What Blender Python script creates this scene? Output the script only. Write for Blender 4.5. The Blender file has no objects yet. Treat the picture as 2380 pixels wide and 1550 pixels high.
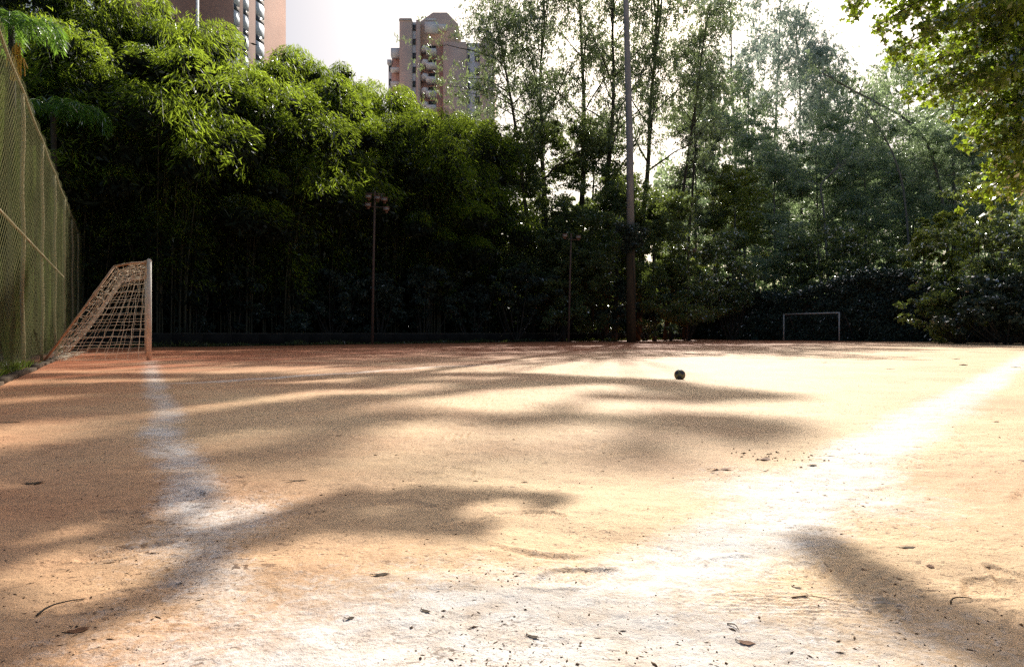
import bpy, math, random
import numpy as np
from mathutils import Vector, Matrix

rad = math.radians
S = bpy.context.scene
C = S.collection
rng = np.random.default_rng(7)
random.seed(7)
CAMZ = 0.65
SUN_AZ, SUN_EL = 14.0, 36.0            # degrees right of straight ahead, above the horizon
SUNV = np.array([math.sin(rad(SUN_AZ)) * math.cos(rad(SUN_EL)), math.cos(rad(SUN_AZ)) * math.cos(rad(SUN_EL)), math.sin(rad(SUN_EL))])


def at(dx, dy, Y):
    """world point lying at image pixel (dx, dy) at distance Y"""
    return np.array([(dx - 1190) / 1587 * Y, Y, CAMZ + (775 - dy) / 1587 * Y])


def on_ground(dx, dy):
    Y = CAMZ * 1587 / (dy - 775)
    return np.array([(dx - 1190) / 1587 * Y, Y, 0.0])


# ------------------------------------------------------------------ mesh helpers
class MB:
    def __init__(self):
        self.v, self.f, self.n, self.attr, self.uv = [], [], 0, [], []

    def add(self, verts, faces, tint=None):
        verts = np.asarray(verts, float).reshape(-1, 3)
        faces = np.asarray(faces, int)
        self.v.append(verts)
        self.f.append(faces + self.n)
        self.n += len(verts)
        if tint is None:
            tint = np.full(len(verts), 0.5)
        elif np.isscalar(tint):
            tint = np.full(len(verts), float(tint))
        self.attr.append(tint)
        return self

    def box(self, lo, hi, rz=0.0, pivot=None, tint=None):
        x0, y0, z0 = lo
        x1, y1, z1 = hi
        v = np.array([[x0, y0, z0], [x1, y0, z0], [x1, y1, z0], [x0, y1, z0], [x0, y0, z1], [x1, y0, z1], [x1, y1, z1], [x0, y1, z1]], float)
        if rz:
            p = np.array(pivot if pivot is not None else (0, 0, 0), float)
            c, s = math.cos(rz), math.sin(rz)
            d = v - p
            v = np.stack([d[:, 0] * c - d[:, 1] * s, d[:, 0] * s + d[:, 1] * c, d[:, 2]], 1) + p
        f = [[0, 3, 2, 1], [4, 5, 6, 7], [0, 1, 5, 4], [1, 2, 6, 5], [2, 3, 7, 6], [3, 0, 4, 7]]
        return self.add(v, f, tint)

    def tube(self, pts, radii, sides=6, cap=True, tint=None):
        pts = np.asarray(pts, float)
        n = len(pts)
        radii = np.full(n, radii, float) if np.isscalar(radii) else np.asarray(radii, float)
        tan = np.gradient(pts, axis=0)
        tan /= np.linalg.norm(tan, axis=1)[:, None] + 1e-9
        ref = np.array([0., 0, 1]) if abs(tan[0][2]) < .9 else np.array([1., 0, 0])
        rings = []
        for i in range(n):
            u = np.cross(tan[i], ref)
            u /= np.linalg.norm(u) + 1e-9
            w = np.cross(u, tan[i])
            ref = -np.cross(tan[i], u) if False else np.cross(u, tan[i]) if True else ref
            a = np.arange(sides) * 2 * math.pi / sides
            rings.append(pts[i] + radii[i] * (np.cos(a)[:, None] * u + np.sin(a)[:, None] * w))
        v = np.concatenate(rings)
        i = np.arange(n - 1)[:, None] * sides
        j = np.arange(sides)[None]
        j2 = (j + 1) % sides
        f = np.stack([i + j, i + j2, i + sides + j2, i + sides + j], -1).reshape(-1, 4)
        self.add(v, f, tint)
        if cap and sides == 4:
            b = self.n - len(v)
            self.f.append(np.array([[b + 3, b + 2, b + 1, b], [b + len(v) - 4, b + len(v) - 3, b + len(v) - 2, b + len(v) - 1]]))
        elif cap:
            for k, flip in ((0, 1), (n - 1, 0)):
                b = self.n - len(v) + k * sides if k == 0 or True else 0
                base = self.n - len(v) - (0 if k == 0 else 1)
                cidx = self.n
                ring = base + k * sides + np.arange(sides)
                nxt = base + k * sides + (np.arange(sides) + 1) % sides
                self.v.append(pts[k][None])
                self.attr.append(np.array([0.5]))
                self.n += 1
                tri = np.stack([nxt, ring, np.full(sides, cidx)], 1) if flip else np.stack([ring, nxt, np.full(sides, cidx)], 1)
                self.f.append(tri)
        return self

    def leaves(self, cen, ax, L, W, tint=None, r=None, side=None):
        """leaf blades: one four-cornered blade each, along axis ax"""
        r = r or rng
        n = len(cen)
        ax = ax / (np.linalg.norm(ax, axis=1)[:, None] + 1e-9)
        q = r.normal(size=(n, 3)) if side is None else side
        s = np.cross(ax, q)
        s /= np.linalg.norm(s, axis=1)[:, None] + 1e-9
        L = np.broadcast_to(L, (n,))[:, None]
        W = np.broadcast_to(W, (n,))[:, None]
        nn = np.cross(ax, s)
        b = cen - ax * L * .5
        t = cen + ax * L * .5
        l = cen - s * W * .5 + ax * L * .08 + nn * W * .12
        rr = cen + s * W * .5 + ax * L * .08 + nn * W * .12
        v = np.stack([b, rr, t, l], 1).reshape(-1, 3)
        f = np.arange(n * 4).reshape(n, 4)
        tt = r.random(n) if tint is None else np.broadcast_to(tint, (n,))
        return self.add(v, f, np.repeat(tt, 4))

    def mesh(self, name, mat, smooth=False):
        me = bpy.data.meshes.new(name)
        v = np.concatenate(self.v) if self.v else np.zeros((0, 3))
        tot = np.concatenate([np.full(len(f), f.shape[1], np.int32) for f in self.f])
        loops = np.concatenate([f.ravel() for f in self.f]).astype(np.int32)
        me.vertices.add(len(v))
        me.vertices.foreach_set('co', v.astype(np.float32).ravel())
        me.loops.add(len(loops))
        me.loops.foreach_set('vertex_index', loops)
        me.polygons.add(len(tot))
        st = np.zeros(len(tot), np.int32)
        st[1:] = np.cumsum(tot)[:-1]
        me.polygons.foreach_set('loop_start', st)
        me.polygons.foreach_set('loop_total', tot)
        if smooth:
            me.polygons.foreach_set('use_smooth', np.ones(len(tot), bool))
        a = me.attributes.new('tint', 'FLOAT', 'POINT')
        a.data.foreach_set('value', np.concatenate(self.attr).astype(np.float32))
        me.update(calc_edges=True)
        me.materials.append(mat)
        return me


def obj(name, mb, mat, parent=None, smooth=False, loc=None):
    me = mb.mesh(name, mat, smooth) if isinstance(mb, MB) else mb
    o = bpy.data.objects.new(name, me)
    C.objects.link(o)
    if parent is not None:
        o.parent = parent
    if loc is not None:
        o.location = loc
    return o


def tag(o, label=None, cat=None, group=None, kind=None):
    if label:
        o['label'] = label
    if cat:
        o['category'] = cat
    if group:
        o['group'] = group
    if kind:
        o['kind'] = kind
    return o


def thing(name, label, cat, loc=(0, 0, 0), rz=0.0, group=None):
    o = bpy.data.objects.new(name, None)
    o.empty_display_size = .2
    C.objects.link(o)
    o.location = loc
    o.rotation_euler = (0, 0, rz)
    return tag(o, label, cat, group)


def copy_thing(root, label, loc, rz=0.0, scale=(1, 1, 1)):
    r = root.copy()
    C.objects.link(r)
    r.location, r.rotation_euler, r.scale = loc, (0, 0, rz), scale
    r['label'] = label
    for ch in list(root.children):
        c = ch.copy()
        C.objects.link(c)
        c.parent = r
        for g in list(ch.children):
            d = g.copy()
            C.objects.link(d)
            d.parent = c
    return r


# ------------------------------------------------------------------ materials
def new_mat(name):
    m = bpy.data.materials.new(name)
    m.use_nodes = True
    nt = m.node_tree
    nt.nodes.clear()
    out = nt.nodes.new('ShaderNodeOutputMaterial')
    return m, nt, out


def N(nt, typ, **kw):
    n = nt.nodes.new(typ)
    for k, v in kw.items():
        setattr(n, k, v)
    return n


def leaf_mat(name, dark, light, trans, tf=.35, gloss=.05, rough=.35):
    m, nt, out = new_mat(name)
    at_ = N(nt, 'ShaderNodeAttribute', attribute_name='tint')
    mix = N(nt, 'ShaderNodeMix', data_type='RGBA')
    nt.links.new(at_.outputs['Fac'], mix.inputs['Factor'])
    mix.inputs['A'].default_value = (*dark, 1)
    mix.inputs['B'].default_value = (*light, 1)
    d = N(nt, 'ShaderNodeBsdfDiffuse')
    nt.links.new(mix.outputs['Result'], d.inputs['Color'])
    t = N(nt, 'ShaderNodeBsdfTranslucent')
    mul = N(nt, 'ShaderNodeMix', data_type='RGBA', blend_type='MULTIPLY')
    mul.inputs['Factor'].default_value = 1
    mul.inputs['A'].default_value = (*trans, 1)
    mr = N(nt, 'ShaderNodeMapRange')
    mr.inputs['To Min'].default_value = .55
    mr.inputs['To Max'].default_value = 1.15
    nt.links.new(at_.outputs['Fac'], mr.inputs['Value'])
    nt.links.new(mr.outputs['Result'], mul.inputs['B'])
    nt.links.new(mul.outputs['Result'], t.inputs['Color'])
    ms = N(nt, 'ShaderNodeMixShader')
    ms.inputs['Fac'].default_value = tf
    nt.links.new(d.outputs[0], ms.inputs[1])
    nt.links.new(t.outputs[0], ms.inputs[2])
    g = N(nt, 'ShaderNodeBsdfGlossy')
    g.inputs['Roughness'].default_value = rough
    g.inputs['Color'].default_value = (1, 1, 1, 1)
    ms2 = N(nt, 'ShaderNodeMixShader')
    fr = N(nt, 'ShaderNodeLayerWeight')
    fr.inputs['Blend'].default_value = .25
    mm = N(nt, 'ShaderNodeMath', operation='MULTIPLY')
    nt.links.new(fr.outputs['Fresnel'], mm.inputs[0])
    mm.inputs[1].default_value = gloss * 6
    nt.links.new(mm.outputs[0], ms2.inputs['Fac'])
    nt.links.new(ms.outputs[0], ms2.inputs[1])
    nt.links.new(g.outputs[0], ms2.inputs[2])
    nt.links.new(ms2.outputs[0], out.inputs[0])
    return m


def surf_mat(name, a, b, scale=8, rough=.8, bump=.3, spec=.3, stretch=(1, 1, 1), metal=0.0, detail=6):
    m, nt, out = new_mat(name)
    p = N(nt, 'ShaderNodeBsdfPrincipled')
    tc = N(nt, 'ShaderNodeTexCoord')
    mp = N(nt, 'ShaderNodeMapping')
    mp.inputs['Scale'].default_value = stretch
    nt.links.new(tc.outputs['Object'], mp.inputs[0])
    no = N(nt, 'ShaderNodeTexNoise')
    no.inputs['Scale'].default_value = scale
    no.inputs['Detail'].default_value = detail
    no.inputs['Roughness'].default_value = .65
    nt.links.new(mp.outputs[0], no.inputs['Vector'])
    r = N(nt, 'ShaderNodeValToRGB')
    r.color_ramp.elements[0].position = .3
    r.color_ramp.elements[1].position = .72
    r.color_ramp.elements[0].color = (*a, 1)
    r.color_ramp.elements[1].color = (*b, 1)
    nt.links.new(no.outputs['Fac'], r.inputs[0])
    nt.links.new(r.outputs[0], p.inputs['Base Color'])
    p.inputs['Roughness'].default_value = rough
    p.inputs['Specular IOR Level'].default_value = spec
    p.inputs['Metallic'].default_value = metal
    if bump:
        b_ = N(nt, 'ShaderNodeBump')
        b_.inputs['Strength'].default_value = bump
        b_.inputs['Distance'].default_value = .02
        nt.links.new(no.outputs['Fac'], b_.inputs['Height'])
        nt.links.new(b_.outputs[0], p.inputs['Normal'])
    nt.links.new(p.outputs[0], out.inputs[0])
    return m


def brick_mat(name, a, b, mortar):
    m, nt, out = new_mat(name)
    p = N(nt, 'ShaderNodeBsdfPrincipled')
    tc = N(nt, 'ShaderNodeTexCoord')
    mp = N(nt, 'ShaderNodeMapping')
    mp.inputs['Rotation'].default_value = (rad(90), 0, 0)
    nt.links.new(tc.outputs['Object'], mp.inputs[0])
    br = N(nt, 'ShaderNodeTexBrick')
    br.inputs['Color1'].default_value = (*a, 1)
    br.inputs['Color2'].default_value = (*b, 1)
    br.inputs['Mortar'].default_value = (*mortar, 1)
    br.inputs['Scale'].default_value = 2.2
    br.inputs['Mortar Size'].default_value = .03
    nt.links.new(mp.outputs[0], br.inputs['Vector'])
    no = N(nt, 'ShaderNodeTexNoise')
    no.inputs['Scale'].default_value = .35
    no.inputs['Detail'].default_value = 5
    nt.links.new(tc.outputs['Object'], no.inputs['Vector'])
    mr = N(nt, 'ShaderNodeMapRange')
    mr.inputs['To Min'].default_value = .75
    mr.inputs['To Max'].default_value = 1.2
    nt.links.new(no.outputs['Fac'], mr.inputs['Value'])
    mx = N(nt, 'ShaderNodeMix', data_type='RGBA', blend_type='MULTIPLY')
    mx.inputs['Factor'].default_value = 1
    nt.links.new(br.outputs['Color'], mx.inputs['A'])
    nt.links.new(mr.outputs['Result'], mx.inputs['B'])
    nt.links.new(mx.outputs['Result'], p.inputs['Base Color'])
    p.inputs['Roughness'].default_value = .85
    nt.links.new(p.outputs[0], out.inputs[0])
    return m


M = {}
M['bamboo_leaf'] = leaf_mat('bamboo_leaf', (.010, .018, .008), (.028, .050, .016), (.66, .86, .07), .55, .015, .4)
M['deep_leaf'] = leaf_mat('deep_leaf', (.012, .018, .013), (.030, .042, .026), (.02, .03, .01), .1, .015, .5)  # dark, nearly opaque leaves for the added sun-blocking filling of the bamboo
M['dense_leaf'] = leaf_mat('dense_leaf', (.040, .060, .045), (.11, .15, .07), (.52, .66, .12), .35, .05, .3)
M['shade_leaf'] = leaf_mat('shade_leaf', (.030, .048, .042), (.075, .105, .080), (.08, .12, .03), .25, .05, .35)
M['hedge_leaf'] = leaf_mat('hedge_leaf', (.040, .066, .056), (.10, .14, .10), (.08, .13, .04), .22, .09, .25)
M['shrub_leaf'] = leaf_mat('shrub_leaf', (.055, .085, .06), (.15, .20, .10), (.62, .76, .16), .35, .10, .22)
M['euca_leaf'] = leaf_mat('euca_leaf', (.035, .052, .048), (.11, .14, .105), (.46, .58, .22), .48, .06, .35)
M['hazy_leaf'] = leaf_mat('hazy_leaf', (.28, .40, .41), (.46, .57, .53), (.68, .78, .62), .62, .06, .4)  # pale bluish leaf colour paints in the haze of distance
M['mist_leaf'] = leaf_mat('mist_leaf', (.15, .22, .20), (.27, .36, .28), (.66, .82, .40), .56, .06, .4)  # leaf colour lightened to paint a thinner haze on the right-hand trees
M['yellow_leaf'] = leaf_mat('yellow_leaf', (.06, .075, .024), (.13, .15, .04), (.72, .84, .12), .5, .06, .3)
M['plane_leaf'] = leaf_mat('plane_leaf', (.028, .038, .014), (.075, .105, .028), (.62, .82, .06), .45, .07, .3)
M['palm_leaf'] = leaf_mat('palm_leaf', (.03, .085, .018), (.07, .18, .035), (.50, .85, .10), .42, .05, .3)
M['grass'] = leaf_mat('grass', (.05, .08, .02), (.10, .14, .03), (.25, .35, .05), .4, .03, .4)
M['dry_leaf'] = surf_mat('dry_leaf', (.16, .06, .025), (.34, .15, .06), 60, .7, .2)
M['dark_leaf_litter'] = surf_mat('dark_leaf_litter', (.05, .034, .02), (.17, .11, .06), 60, .8, .2)
M['green_leaf_litter'] = surf_mat('green_leaf_litter', (.12, .15, .03), (.22, .24, .05), 60, .6, .2)
M['crumb'] = surf_mat('crumb', (.07, .042, .024), (.30, .19, .11), 30, .9, .2)
M['bark'] = surf_mat('bark', (.030, .026, .022), (.085, .075, .062), 5, .9, .6, stretch=(1, 1, .25))
M['hazy_bark'] = surf_mat('hazy_bark', (.13, .135, .13), (.24, .24, .23), 5, .9, .4, stretch=(1, 1, .25))  # bark lightened to carry the painted haze too
M['culm'] = surf_mat('culm', (.025, .028, .016), (.085, .080, .045), 4, .6, .2, stretch=(1, 1, .3))
M['goal_paint'] = surf_mat('goal_paint', (.74, .62, .46), (.92, .88, .80), 5, .55, .15, stretch=(1, 1, .4))
M['goal_stay'] = surf_mat('goal_stay', (.42, .24, .13), (.74, .52, .34), 7, .65, .2)
M['far_goal_paint'] = surf_mat('far_goal_paint', (.50, .48, .44), (.80, .79, .76), 4, .5, .1)
M['cord'] = surf_mat('cord', (.78, .66, .46), (.93, .86, .70), 9, .9, 0)
M['rope'] = surf_mat('rope', (.24, .19, .10), (.44, .36, .22), 20, .9, .5, stretch=(1, 1, 1))
M['steel'] = surf_mat('steel', (.20, .20, .21), (.36, .36, .38), 3, .55, .15, stretch=(1, 1, .2))
M['wood_pole'] = surf_mat('wood_pole', (.040, .028, .016), (.12, .082, .045), 3, .9, .4, stretch=(1, 1, .15))
M['rust'] = surf_mat('rust', (.075, .052, .043), (.20, .13, .10), 12, .8, .3)
M['lamp_housing'] = surf_mat('lamp_housing', (.16, .07, .05), (.34, .20, .16), 10, .6, .2)
M['lamp_glass'] = surf_mat('lamp_glass', (.22, .20, .19), (.36, .33, .31), 10, .2, 0, .5)
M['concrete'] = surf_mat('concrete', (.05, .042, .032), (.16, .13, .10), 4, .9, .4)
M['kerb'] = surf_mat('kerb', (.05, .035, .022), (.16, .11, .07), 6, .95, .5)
M['concrete_shaded'] = surf_mat('concrete_shaded', (.007, .007, .006), (.018, .017, .014), 3, .95, .4)  # near-black: the shade on the backlit wall face is put into the colour
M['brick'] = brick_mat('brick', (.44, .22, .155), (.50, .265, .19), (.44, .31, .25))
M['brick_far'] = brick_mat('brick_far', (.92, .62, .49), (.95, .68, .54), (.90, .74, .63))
M['spandrel'] = surf_mat('spandrel', (.74, .80, .86), (.84, .88, .92), 2, .5, 0)
M['white_wall'] = surf_mat('white_wall', (.90, .90, .91), (.95, .95, .95), 1.2, .7, 0)
M['grey_roof'] = surf_mat('grey_roof', (.46, .45, .45), (.60, .58, .57), 2, .8, 0)
M['pane'] = surf_mat('pane', (.035, .05, .06), (.09, .11, .13), 1.5, .12, 0, .6)
M['red_wall'] = surf_mat('red_wall', (.80, .46, .38), (.86, .54, .45), 2, .8, 0)
M['fruit'] = surf_mat('fruit', (.45, .26, .03), (.70, .45, .06), 14, .6, .2)

# net: knotted diamond mesh, the holes are open
def net_mat(name, col_a, col_b, cell, width, trans_f):
    m, nt, out = new_mat(name)
    uv = N(nt, 'ShaderNodeUVMap', uv_map='UVMap')
    sep = N(nt, 'ShaderNodeSeparateXYZ')
    nt.links.new(uv.outputs[0], sep.inputs[0])

    def math_(op, a, b=None):
        n = N(nt, 'ShaderNodeMath', operation=op)
        for i, x in enumerate((a, b)):
            if x is None:
                continue
            if isinstance(x, (int, float)):
                n.inputs[i].default_value = x
            else:
                nt.links.new(x, n.inputs[i])
        return n.outputs[0]
    u, v = sep.outputs[0], sep.outputs[1]
    strands = []
    for sgn in ('ADD', 'SUBTRACT'):
        s = math_(sgn, u, v)
        s = math_('DIVIDE', s, cell)
        fr = math_('FRACT', math_('ADD', s, 1000.0))
        strands.append(math_('LESS_THAN', fr, width))
    fac = math_('MAXIMUM', strands[0], strands[1])
    no = N(nt, 'ShaderNodeTexNoise')
    no.inputs['Scale'].default_value = 1.1
    no.inputs['Detail'].default_value = 4
    nt.links.new(uv.outputs[0], no.inputs['Vector'])
    cr = N(nt, 'ShaderNodeMix', data_type='RGBA')
    cr.inputs['A'].default_value = (*col_a, 1)
    cr.inputs['B'].default_value = (*col_b, 1)
    nt.links.new(no.outputs['Fac'], cr.inputs['Factor'])
    d = N(nt, 'ShaderNodeBsdfDiffuse')
    nt.links.new(cr.outputs['Result'], d.inputs['Color'])
    t = N(nt, 'ShaderNodeBsdfTranslucent')
    nt.links.new(cr.outputs['Result'], t.inputs['Color'])
    ms = N(nt, 'ShaderNodeMixShader')
    ms.inputs[0].default_value = trans_f
    nt.links.new(d.outputs[0], ms.inputs[1])
    nt.links.new(t.outputs[0], ms.inputs[2])
    tr = N(nt, 'ShaderNodeBsdfTransparent')
    mx = N(nt, 'ShaderNodeMixShader')
    nt.links.new(fac, mx.inputs[0])
    nt.links.new(tr.outputs[0], mx.inputs[1])
    nt.links.new(ms.outputs[0], mx.inputs[2])
    nt.links.new(mx.outputs[0], out.inputs[0])
    return m


M['fence_net'] = net_mat('fence_net', (.11, .12, .055), (.30, .29, .15), .13, .145, .1)


def cloth_mat():
    m, nt, out = new_mat('shade_cloth')
    uv = N(nt, 'ShaderNodeUVMap', uv_map='UVMap')
    mp = N(nt, 'ShaderNodeMapping')
    mp.inputs['Scale'].default_value = (2.6, .22, 1)
    nt.links.new(uv.outputs[0], mp.inputs[0])
    no = N(nt, 'ShaderNodeTexNoise')
    no.inputs['Scale'].default_value = 1.3
    no.inputs['Detail'].default_value = 6
    no.inputs['Distortion'].default_value = .6
    nt.links.new(mp.outputs[0], no.inputs['Vector'])
    r = N(nt, 'ShaderNodeValToRGB')  # dark and light vertical streaks paint the shading of the cloth's folds
    r.color_ramp.elements[0].position = .36
    r.color_ramp.elements[1].position = .66
    r.color_ramp.elements[0].color = (.006, .009, .005, 1)
    r.color_ramp.elements[1].color = (.115, .155, .032, 1)
    e = r.color_ramp.elements.new(.52)
    e.color = (.014, .024, .009, 1)
    nt.links.new(no.outputs['Fac'], r.inputs[0])
    d = N(nt, 'ShaderNodeBsdfDiffuse')
    nt.links.new(r.outputs[0], d.inputs['Color'])
    t = N(nt, 'ShaderNodeBsdfTranslucent')
    nt.links.new(r.outputs[0], t.inputs['Color'])
    ms = N(nt, 'ShaderNodeMixShader')
    ms.inputs[0].default_value = .3
    nt.links.new(d.outputs[0], ms.inputs[1])
    nt.links.new(t.outputs[0], ms.inputs[2])
    tr = N(nt, 'ShaderNodeBsdfTransparent')
    mr = N(nt, 'ShaderNodeMapRange')
    mr.inputs['From Min'].default_value = .40
    mr.inputs['From Max'].default_value = .62
    mr.inputs['To Min'].default_value = .08
    mr.inputs['To Max'].default_value = .82
    nt.links.new(no.outputs['Fac'], mr.inputs['Value'])
    mx = N(nt, 'ShaderNodeMixShader')
    nt.links.new(mr.outputs['Result'], mx.inputs[0])
    nt.links.new(tr.outputs[0], mx.inputs[1])
    nt.links.new(ms.outputs[0], mx.inputs[2])
    nt.links.new(mx.outputs[0], out.inputs[0])
    return m


M['shade_cloth'] = cloth_mat()


def dirt_mat():
    m, nt, out = new_mat('dirt')
    p = N(nt, 'ShaderNodeBsdfPrincipled')
    geo = N(nt, 'ShaderNodeNewGeometry')

    def noise(scale, detail=5, rough=.6, stretch=(1, 1, 1), dist=0):
        mp = N(nt, 'ShaderNodeMapping')
        mp.inputs['Scale'].default_value = stretch
        nt.links.new(geo.outputs['Position'], mp.inputs[0])
        n = N(nt, 'ShaderNodeTexNoise')
        n.inputs['Scale'].default_value = scale
        n.inputs['Detail'].default_value = detail
        n.inputs['Roughness'].default_value = rough
        n.inputs['Distortion'].default_value = dist
        nt.links.new(mp.outputs[0], n.inputs['Vector'])
        return n.outputs['Fac']

    def attr(nm):
        return N(nt, 'ShaderNodeAttribute', attribute_name=nm).outputs['Fac']

    def mix(f, a, b, bt='MIX'):
        n = N(nt, 'ShaderNodeMix', data_type='RGBA', blend_type=bt)
        for sock, x in (('Factor', f), ('A', a), ('B', b)):
            if isinstance(x, tuple):
                n.inputs[sock].default_value = (*x, 1)
            elif isinstance(x, (int, float)):
                n.inputs[sock].default_value = x
            else:
                nt.links.new(x, n.inputs[sock])
        return n.outputs['Result']

    def rng_(x, a, b, c, d):
        n = N(nt, 'ShaderNodeMapRange', clamp=True)
        nt.links.new(x, n.inputs['Value'])
        for k, v in zip(('From Min', 'From Max', 'To Min', 'To Max'), (a, b, c, d)):
            n.inputs[k].default_value = v
        return n.outputs['Result']

    def mth(op, a, b):
        n = N(nt, 'ShaderNodeMath', operation=op)
        for i, x in enumerate((a, b)):
            if isinstance(x, (int, float)):
                n.inputs[i].default_value = x
            else:
                nt.links.new(x, n.inputs[i])
        return n.outputs[0]
    big = noise(.55, 6, .6)
    med = noise(7, 6, .65, (1, 1.6, 1), .4)
    fine = noise(70, 4, .7)
    grit = noise(260, 3, .7)
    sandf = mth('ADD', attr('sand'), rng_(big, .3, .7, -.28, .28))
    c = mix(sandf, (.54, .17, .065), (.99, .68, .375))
    # chalk powder lines, worn and blown about
    ck = mth('ADD', attr('chalk'), mth('ADD', mth('MULTIPLY', mth('SUBTRACT', noise(21, 5, .7, (1, 1.2, 1), .8), .5), 1.1), mth('MULTIPLY', mth('SUBTRACT', fine, .5), .7)))
    chalk = mth('MULTIPLY', rng_(ck, .20, .80, 0, .95), rng_(med, .28, .62, .45, 1.0))
    c = mix(chalk, c, (.99, .92, .84))
    c = mix(attr('soil'), c, (.022, .018, .012))
    tone = mth('MULTIPLY', rng_(med, .25, .75, .86, 1.14), rng_(fine, .25, .75, .88, 1.14))
    c = mix(1.0, c, tone, 'MULTIPLY')
    specks = mth('MULTIPLY', rng_(grit, .29, .37, .42, 1.03), rng_(noise(80, 2, .55, (1, 1.3, 1), .5), .25, .31, .30, 1.0))
    c = mix(1.0, c, specks, 'MULTIPLY')
    # short dark strokes: shadows of small ridges painted into the colour, in uneven patches
    stroke_patches = rng_(noise(1.3, 4, .6), .40, .62, .15, 1.0)
    fl = mth('MAXIMUM', rng_(noise(17, 3, .6, (1, 1.5, 1), 1.2), .625, .655, 0, .9), mth('MAXIMUM', rng_(noise(42, 3, .6, (1, 1.5, 1), 1.0), .625, .65, 0, 1.0), rng_(noise(105, 2, .6, (1, 1.3, 1), .6), .635, .66, 0, 1.0)))
    c = mix(mth('MULTIPLY', fl, stroke_patches), c, mix(1.0, c, (.20, .14, .10), 'MULTIPLY'))
    nt.links.new(c, p.inputs['Base Color'])
    p.inputs['Roughness'].default_value = .68
    p.inputs['Specular IOR Level'].default_value = .34
    mid2 = noise(24, 5, .7, (1, 1.3, 1), .8)
    h = mth('ADD', mth('MULTIPLY', med, .5), mth('ADD', mth('MULTIPLY', mid2, .30), mth('ADD', mth('MULTIPLY', fine, .42), mth('MULTIPLY', grit, .14))))
    b = N(nt, 'ShaderNodeBump')
    b.inputs['Strength'].default_value = .6
    b.inputs['Distance'].default_value = .022
    nt.links.new(h, b.inputs['Height'])
    nt.links.new(b.outputs[0], p.inputs['Normal'])
    nt.links.new(p.outputs[0], out.inputs[0])
    return m


M['dirt'] = dirt_mat()
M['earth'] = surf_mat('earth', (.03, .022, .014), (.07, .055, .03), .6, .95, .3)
M['town_ground'] = surf_mat('town_ground', (.34, .33, .28), (.52, .50, .45), .05, .95, .1)

# ------------------------------------------------------------------ numpy value noise
def vnoise(x, y, seed):
    r = np.random.default_rng(seed)
    T = r.random((256, 256))
    xi, yi = np.floor(x).astype(int), np.floor(y).astype(int)
    fx, fy = x - xi, y - yi
    fx, fy = fx * fx * (3 - 2 * fx), fy * fy * (3 - 2 * fy)
    a, b = T[xi % 256, yi % 256], T[(xi + 1) % 256, yi % 256]
    c, d = T[xi % 256, (yi + 1) % 256], T[(xi + 1) % 256, (yi + 1) % 256]
    return (a * (1 - fx) + b * fx) * (1 - fy) + (c * (1 - fx) + d * fx) * fy


def sstep(a, b, x):
    t = np.clip((x - a) / (b - a), 0, 1)
    return t * t * (3 - 2 * t)


# far touchline wall: passes W0 along WD, WN points to the pitch
W0 = np.array([-8.6, 42.0])
WD = np.array([.652, .758])
WN = np.array([.758, -.652])
# goal-line direction and side-line direction
GD = np.array([-.475, .88])
SD = np.array([.63, .777])
G0 = np.array([-1.06, 2.27])
S0 = np.array([3.12, 5.16])
B0 = np.array([-4.55, 8.8])
BD = np.array([.59, .807])


GRID = {}


def ground_z(x, y):
    i = int(np.clip(np.searchsorted(GRID['ys'], y), 1, len(GRID['ys']) - 1))
    j = int(np.clip(np.searchsorted(GRID['xs'], x), 1, len(GRID['xs']) - 1))
    return float(GRID['Z'][i - 1:i + 1, j - 1:j + 1].mean())


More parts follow.
